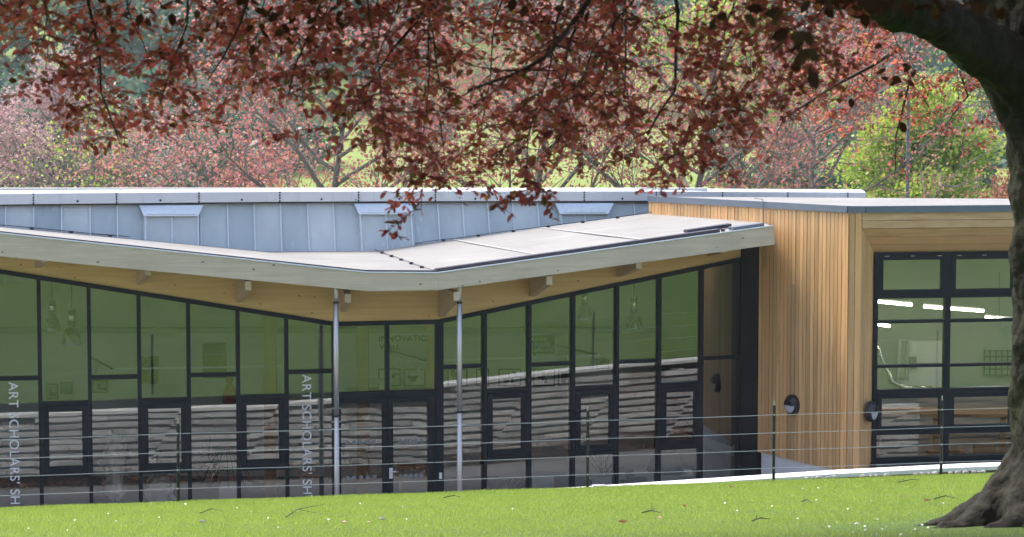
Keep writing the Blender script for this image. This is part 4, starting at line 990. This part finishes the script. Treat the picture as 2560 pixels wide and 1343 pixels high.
# ------------------------------------------------------------------ trees
def wander(p, d, L, n, jit, grav, rr):
    pts = [np.array(p, float)]; d = np.array(d, float)
    for i in range(n):
        d = unit(d + np.array([rr.gauss(0, jit) for _ in range(3)]) + (0, 0, grav)); pts.append(pts[-1] + d * L / n)
    return pts
def bg_tree(name, label, px, d, zb, height, spread, leafm, barkm, nleaf, leaf, seed, cat='tree', low=.28, trunk_r=.16, up=.35, layers=True, clump=.34, group=None, twig_tip=True):
    rr = random.Random(seed); rn = np.random.default_rng(seed); x = xat(px, d); root = empty(name, label, cat, group); root.location = (x, d, zb)
    m = MB(); tips = []; base = np.zeros(3)
    trunk = wander(base, (rr.gauss(0, .06), rr.gauss(0, .06), 1), height * .82, 10, .07, .05, rr)
    m.tube(trunk, [trunk_r * (1 - .085 * i) for i in range(len(trunk))], 8)
    nb = 17
    for i in range(nb):
        t = low + (1 - low) * i / nb; k = min(int(t * 10), 9); p = lerp(trunk[k], trunk[k + 1], t * 10 - k); a = i * 2.4 + rr.uniform(-.5, .5)
        L = spread * (1.05 - .6 * (t - low)) * rr.uniform(.7, 1.1); dr = unit(np.array((math.cos(a), math.sin(a), up + .5 * t + rr.uniform(-.1, .2))))
        pts = wander(p, dr, L, 7, .12, .035, rr); r0 = trunk_r * (.55 - .3 * t); m.tube(pts, [r0 * (1 - .12 * j) for j in range(8)], 6)
        for j in range(2, 8):
            for s in range(2):
                q = pts[j]; d2 = unit((pts[j] - pts[j - 1]) / (L / 7) + np.array([rr.gauss(0, .55), rr.gauss(0, .55), rr.gauss(0.12, .35)])); L2 = L * rr.uniform(.22, .42)
                p2 = wander(q, d2, L2, 4, .16, .02, rr); m.tube(p2, [r0 * .3, r0 * .24, r0 * .18, r0 * .12, r0 * .06], 4)
                tips += [(p2[2], d2), (p2[3], d2), (p2[4], d2)]
                for e in range(2):
                    d3 = unit(d2 + np.array([rr.gauss(0, .6), rr.gauss(0, .6), rr.gauss(0, .3)])); p3 = wander(p2[2 + e], d3, L2 * .6, 2, .2, 0, rr); m.tube(p3, [r0 * .14, r0 * .09, r0 * .04], 3); tips += [(p3[1], d3), (p3[2], d3)]
    m.build('trunk', barkm, root)
    T = np.array([t[0] for t in tips]); Dd = np.array([t[1] for t in tips]); idx = rn.integers(0, len(T), nleaf); P = T[idx] + rn.normal(0, 1, (nleaf, 3)) * (clump, clump, clump * .45)
    Dv = unit(Dd[idx] + rn.normal(0, .7, (nleaf, 3))); Nn = rn.normal(0, .6, (nleaf, 3)) + (0, 0, 1)
    leaf_mesh('crown', P, Dv, Nn, leaf * rn.uniform(.7, 1.25, nleaf), leaf * .75, leafm, root)
    return root
hz = lambda px, d: float(hill_z(xat(px, d), d))
REDL = [('red leaved tree with forked trunk behind the hoods, left of centre', 800, 58, 10.2, 5.8, 21), ('broad red leaved tree behind the middle of the rear hall', 1210, 61, 10.5, 5.6, 22), ('red leaved tree rising behind the gable of the timber block', 1660, 59, 10.2, 5.6, 23),
        ('thin red leaved tree with spreading branches above the timber block roof', 1980, 62, 9.6, 5.4, 24), ('small red leaved tree with low spray left of the forked one', 560, 64, 6.6, 4.0, 25)]
for lab, px, d, h, sp, seed in REDL:
    bg_tree('red_tree', lab, px, d, hz(px, d) , h, sp, M['red_leaf'], M['grey_bark'], (7500 if px > 1600 else 10000) if h > 8 else 7000, .092, seed, group='red leaved trees behind the hall')
bg_tree('pink_tree', 'soft pink tree left of the others above the rear hall', 170, 92, hz(150, 92), 6.9, 3.4, M['pink_leaf'], M['grey_bark'], 9000, .11, 31, low=.15)
bg_tree('pink_tree', 'lower pink tree cut by the left edge of the view', -20, 95, hz(-20, 95), 5.0, 3.0, M['pink_leaf'], M['grey_bark'], 6000, .12, 38, low=.15)
bg_tree('bare_tree', 'grey nearly bare tree in front of the pink one', 225, 84, hz(225, 84), 5.6, 2.8, M['lime_leaf'], M['grey_bark'], 900, .12, 32)
bg_tree('bare_tree', 'grey nearly bare tree right of the pink one', 385, 88, hz(400, 88), 5.2, 2.8, M['pink_leaf'], M['grey_bark'], 1500, .12, 33)
bg_tree('lime_tree', 'bright yellow green tree beside the lamp pole', 2310, 78, hz(2310, 78) - 1.0, 8.0, 3.0, M['lime_leaf'], M['grey_bark'], 34000, .14, 34, low=.06, clump=.45)
bg_tree('rusty_tree', 'small rusty pink tree low beside the trunk', 2480, 74, hz(2480, 74), 4.6, 1.8, M['rust_leaf'], M['grey_bark'], 6000, .12, 35, low=.1)
bg_tree('bare_tree', 'thin grey bare tree between lime tree and the trunk', 2440, 110, hz(2440, 110), 9.0, 3.4, M['lime_leaf'], M['grey_bark'], 700, .14, 36)
bg_tree('lime_tree', 'dim green tree far behind the red trees', 1860, 105, hz(1860, 105), 9.0, 5.0, M['lime_leaf'], M['grey_bark'], 9000, .18, 37)
def woodland():
    P = []; Dv = []
    rn = np.random.default_rng(5)
    for k in range(150):
        y = rn.uniform(165, 330); x = rn.uniform(-.26, .26) * y; zb = float(hill_z(x, y)); h = rn.uniform(9, 15); r = rn.uniform(3, 5); n = 1500
        if -.02 < x / y < .0 and y < 200: continue
        a = rn.normal(0, 1, (n, 3)); a = unit(a); rad = rn.uniform(.55, 1.0, (n, 1)) ** .5 * (1 + .25 * np.sin(a[:, :1] * 7 + k) * np.cos(a[:, 2:] * 6 + k))
        P.append(np.array((x, y, zb + h * .58)) + a * rad * (r, r, h * .48)); Dv.append(a + rn.normal(0, .5, (n, 3)) + (0, 0, -.3))
    for k in range(110):
        y = rn.uniform(112, 165); x = rn.uniform(-.26, .26) * y
        if -.12 < x / y < .16 and rn.random() < .85: continue
        zb = float(hill_z(x, y)); h = rn.uniform(2.2, 4.5); r = rn.uniform(1.5, 3); n = 500; a = unit(rn.normal(0, 1, (n, 3)))
        P.append(np.array((x, y, zb + h * .4)) + a * rn.uniform(.5, 1, (n, 1)) * (r, r, h * .55)); Dv.append(a + rn.normal(0, .5, (n, 3)))
    P = np.concatenate(P); Dv = np.concatenate(Dv)
    o = leaf_mesh('woodland', P, Dv, rn.normal(0, 1, P.shape) + (0, 0, .6), rn.uniform(.35, .75, len(P)), .5, M['wood_leaf']); tag(o, kind='stuff')
woodland()
def lamp_pole():
    d = 66.; x = xat(2268, d); z = hz(2268, d); root = empty('lamp_pole', 'slim grey lamp pole in front of the lime green tree', 'lamp post')
    zt = zat(230, d); MB().tube([(x, d, z), (x, d, zt)], [.06, .045], 10).build('pole', M['trim'], root); m = MB(); m.box(x - .35, x + .02, d - .07, d + .07, zt, zt + .08); m.build('lamp_head', M['trim'], root, bevel=.02)
lamp_pole()

# ------------------------------------------------------------------ the copper beech in the foreground
def beech():
    root = empty('copper_beech', 'big copper beech with mossy trunk and drooping coppery sprays over the view', 'tree')
    d = 17.4; cx = xat(2656, d); zb = float(lawn_z(cx, d)); m = MB(); rr = random.Random(9)
    prof = [(0, .40), (.25, .375), (.6, .362), (1.1, .355), (1.8, .355), (2.5, .365), (3.0, .40), (3.5, .45), (4.1, .47), (5.0, .43), (6.5, .38), (9, .3), (12, .2)]
    m.tube([(cx + .02 * math.sin(h), d, zb - .3 + h) for h, r in prof], [r for h, r in prof], 28)
    # main limb leaving to the left and towards the viewer
    lp = [at(2640, 380, 17.4), at(2565, 225, 17.3), at(2480, 135, 17.1), at(2380, 68, 16.8), at(2260, 20, 16.4), at(2130, -18, 16.0), at(1960, -65, 15.4), at(1700, -115, 14.6), at(1350, -150, 14.0), at(950, -170, 13.4), at(500, -150, 13.0), at(0, -140, 12.6)]
    m.tube(lp, [.28, .255, .205, .17, .15, .135, .12, .105, .10, .085, .065, .04], 18)
    l2 = [at(2600, 150, 17.6), at(2400, -150, 18), at(2100, -500, 18.5), at(1500, -900, 19), at(700, -1200, 19.5)]; m.tube(l2, [.26, .22, .18, .12, .06], 12)
    # root buttresses
    for a, L, r in ((3.05, .95, .20), (3.45, 1.0, .20), (3.95, .95, .20), (4.45, .9, .2), (5.1, .9, .18), (2.5, 1.1, .18), (.3, 1.0, .2), (1.4, 1.0, .2), (5.8, .9, .18)):
        pts = []; rad = []
        for t in np.linspace(0, 1, 9):
            q = .18 + L * t; ww = .14 * math.sin(t * 5 + a * 3); x = cx + q * math.cos(a + ww); y = d + q * math.sin(a + ww); g = float(lawn_z(x, y)); pts.append((x, y, g + .44 * (1 - t) ** 3.0 - .05 - .05 * t)); rad.append(r * (1 - .78 * t) + .02)
        m.tube(pts, rad, 12)
    o = m.build('trunk', M['bark'], root, smooth=True)
    re = o.modifiers.new('merge', 'REMESH'); re.mode = 'VOXEL'; re.voxel_size = .022
    sm = o.modifiers.new('smooth', 'SMOOTH'); sm.iterations = 4; sm.factor = .6
    tx = bpy.data.textures.new('bark_lumps', 'CLOUDS'); tx.noise_scale = .22; dp = o.modifiers.new('lumps', 'DISPLACE'); dp.texture = tx; dp.strength = .10; dp.mid_level = .5
    tx2 = bpy.data.textures.new('bark_fine', 'CLOUDS'); tx2.noise_scale = .07; dp2 = o.modifiers.new('fine', 'DISPLACE'); dp2.texture = tx2; dp2.strength = .025; dp2.mid_level = .5
    # drooping branches
    env = [(-200, 60), (0, 70), (60, 160), (120, 320), (180, 335), (230, 300), (290, 415), (340, 310), (400, 360), (450, 380), (490, 250), (560, 250), (640, 235), (700, 290), (780, 300), (860, 330), (950, 465), (1000, 500), (1040, 505), (1080, 480), (1110, 560), (1150, 450), (1250, 430), (1320, 530), (1400, 440), (1500, 440), (1600, 470), (1640, 500), (1700, 430), (1800, 390), (1900, 300), (2000, 285), (2100, 330), (2180, 400), (2240, 490), (2290, 340), (2400, 310), (2450, 340), (2480, 370), (2560, 300), (2800, 250)]
    ex, ey = zip(*env); E = lambda px: float(np.interp(px, ex, ey))
    BR = MB(); LP = []; LD = []
    def leaves_along(pts, step, size=1.0):
        for a, b in zip(pts[:-1], pts[1:]):
            L = np.linalg.norm(b - a); n = max(1, int(L / step)); dd = (b - a) / (L + 1e-9)
            for k in range(n):
                LP.append(lerp(a, b, (k + rr.random()) / n)); LD.append(unit(dd * .7 + np.array([rr.gauss(0, .75), rr.gauss(0, .75), rr.gauss(-.1, .45)])))
    def side_twigs(pts, r, every, lmin, lmax, f0=0.0):
        tot = 0
        for i in range(1, len(pts)):
            a, b = pts[i - 1], pts[i]; L = np.linalg.norm(b - a); n = max(1, int(L / every + rr.random()))
            for k in range(n):
                if i / len(pts) < f0: continue
                p = lerp(a, b, rr.random()); dr = unit(np.array((rr.choice((-1, 1)) * rr.uniform(.4, 1), rr.uniform(-.8, .8), rr.uniform(-.75, .15)))); L2 = rr.uniform(lmin, lmax)
                q = wander(p, dr, L2, 4, .18, -.10, rr); BR.tube(q, [r * .62, r * .54, r * .45, r * .36, r * .25], 4); leaves_along(q, .031)
    # the larger visible branches
    big = [([(1490, -60), (1470, 5), (1430, 60), (1395, 105), (1360, 145), (1300, 180), (1230, 205), (1170, 225)], 13.0, .018), ([(1480, -40), (1455, 40), (1425, 100), (1415, 150), (1418, 185), (1405, 215)], 13.2, .010),
           ([(1530, -60), (1537, 40), (1522, 140), (1508, 185), (1485, 235), (1450, 265)], 12.8, .011), ([(1680, -60), (1695, 30), (1690, 130), (1688, 225), (1650, 280), (1622, 330)], 12.9, .012), ([(1560, -60), (1565, 60), (1563, 200), (1560, 240)], 13.4, .007),
           ([(210, -40), (235, 70), (250, 150), (252, 230), (275, 290), (300, 360)], 12.4, .009), ([(240, 60), (215, 110), (185, 190), (190, 230)], 12.5, .006), ([(1060, -40), (1070, 30), (1085, 100), (1092, 170), (1104, 230)], 12.8, .007), ([(1110, -60), (1040, 55), (985, 120), (930, 200), (870, 290)], 12.7, .010),
           ([(940, -40), (950, 60), (940, 130)], 13, .006), ([(2250, 120), (2180, 165), (2085, 215), (2000, 270), (1950, 300)], 20.8, .018), ([(2280, 180), (2260, 260), (2240, 340), (2238, 430)], 21.0, .011), ([(2400, 180), (2420, 240), (2380, 290), (2350, 340)], 21.5, .011), ([(470, -40), (468, 60), (430, 160), (400, 260)], 12.6, .007), ([(640, -60), (600, 60), (560, 140), (520, 200)], 12.5, .008), ([(820, -50), (780, 70), (740, 160), (720, 240)], 12.7, .008), ([(1110, 480), (1112, 440), (1110, 380), (1100, 300)][::-1], 12.9, .004)]
    for pts, dd, r in big:
        P = [at(x, y, dd + .25 * math.sin(i)) for i, (x, y) in enumerate(pts)]; n = len(P); BR.tube(P, [r * (1 - .7 * i / n) for i in range(n)], 7); side_twigs(P, r * .5, .10, .10, .32, .1)
    # spreading branches that droop to the lower outline of the crown, each with side branches and leafy twigs
    for px in np.concatenate([np.arange(-300, 900, 64.0), np.arange(900, 1760, 68.0), np.arange(1760, 2800, 60.0)]):
        px = px + rr.uniform(-16, 16); dd = rr.uniform(11.5, 16.0) if px < 2000 else rr.uniform(20.4, 23)
        ye = E(px) * rr.choice((.65, .9, 1.0, 1.04)) * rr.uniform(.92, 1.03); y0 = rr.uniform(-170, -60); x0 = px + rr.choice((1, 1, 1, -.6)) * rr.uniform(40, 330); n = max(5, int((ye - y0) / 45)); P = []; wob = rr.uniform(0, 6)
        for i in range(n + 1):
            t = i / n; P.append(at(lerp(x0, px, t ** .8) + 16 * math.sin(wob + 5 * t) + 6 * math.sin(2 * wob + 14 * t), lerp(y0, ye, t ** 1.15), dd + .3 * math.sin(wob + 3 * t)))
        r0 = rr.uniform(.005, .0085); BR.tube(P, [r0 * (1 - .78 * i / n) for i in range(n + 1)], 5); leaves_along(P[-3:], .03)
        for i in range(1, n):
            room = (1 - i / n)
            for k in range(1 if rr.random() < .45 else 2):
                sg = rr.choice((-1, 1)); dr = unit(np.array((sg * rr.uniform(.55, 1), rr.uniform(-.7, .7), rr.uniform(-.55, .12)))); L2 = rr.uniform(.14, .34) + .16 * room * rr.random()
                q = wander(lerp(P[i], P[i + 1], rr.random()), dr, L2, 6, .16, -.09, rr); r2 = r0 * .42
                BR.tube(q, [r2 * (1 - .13 * j) for j in range(7)], 4); leaves_along(q[2:], .029)
                side_twigs(q, r2 * 1.1, .075, .05, .13, .1)
    BR.build('branches', M['twig'], root)
    n = len(LP); rn = np.random.default_rng(3); Nn = rn.normal(0, .55, (n, 3)) + (0, -.25, 1); L = rn.uniform(.032, .055, n)
    leaf_mesh('sprays', LP, LD, Nn, L, L * .66, M['copper_leaf'], root, fold=.16)
    # dark leaves close to the viewer, under the limb; shade put into their colour
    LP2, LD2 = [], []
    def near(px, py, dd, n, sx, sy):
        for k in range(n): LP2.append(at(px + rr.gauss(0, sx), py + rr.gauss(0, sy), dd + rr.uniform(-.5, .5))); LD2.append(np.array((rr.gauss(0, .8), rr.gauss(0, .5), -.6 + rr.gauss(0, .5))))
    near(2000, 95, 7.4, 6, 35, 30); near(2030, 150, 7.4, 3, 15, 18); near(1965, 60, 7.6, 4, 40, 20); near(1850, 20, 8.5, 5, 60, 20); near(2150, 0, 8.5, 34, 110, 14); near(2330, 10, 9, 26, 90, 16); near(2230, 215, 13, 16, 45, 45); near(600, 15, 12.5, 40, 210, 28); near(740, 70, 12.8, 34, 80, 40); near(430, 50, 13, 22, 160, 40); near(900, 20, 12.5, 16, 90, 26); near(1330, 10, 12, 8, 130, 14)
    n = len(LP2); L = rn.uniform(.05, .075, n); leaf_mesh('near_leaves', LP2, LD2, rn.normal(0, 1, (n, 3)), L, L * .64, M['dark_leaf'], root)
    # unseen rest of the crown, above the picture, shaped to shade the lawn
    n = 26000; a = unit(rn.normal(0, 1, (n, 3))); rad = rn.random((n, 1)) ** .4; P = np.array((-1.0, 10.8, 12.5)) + a * rad * (13.0, 9.5, 4.5); P = P[(P[:, 2] - 7.2) > (.055 * P[:, 1] + .1)]; n = len(P)
    leaf_mesh('upper_crown', P, rn.normal(0, 1, (n, 3)), rn.normal(0, .6, (n, 3)) + (0, 0, 1), .32, .26, M['copper_leaf'], root)
beech()

# ------------------------------------------------------------------ air
HAZE = 0.0005
if HAZE:
    m = bpy.data.materials.new('haze_air'); m.use_nodes = True; t = m.node_tree; t.nodes.remove(t.nodes['Principled BSDF'])
    v = t.nodes.new('ShaderNodeVolumePrincipled'); v.inputs['Color'].default_value = (.86, .93, 1, 1); v.inputs['Density'].default_value = HAZE; v.inputs['Anisotropy'].default_value = .2
    t.links.new(v.outputs[0], t.nodes['Material Output'].inputs['Volume'])
    tag(MB().box(-1600, 1600, -700, 2100, -4.2, 140).build('haze', m), kind='stuff')
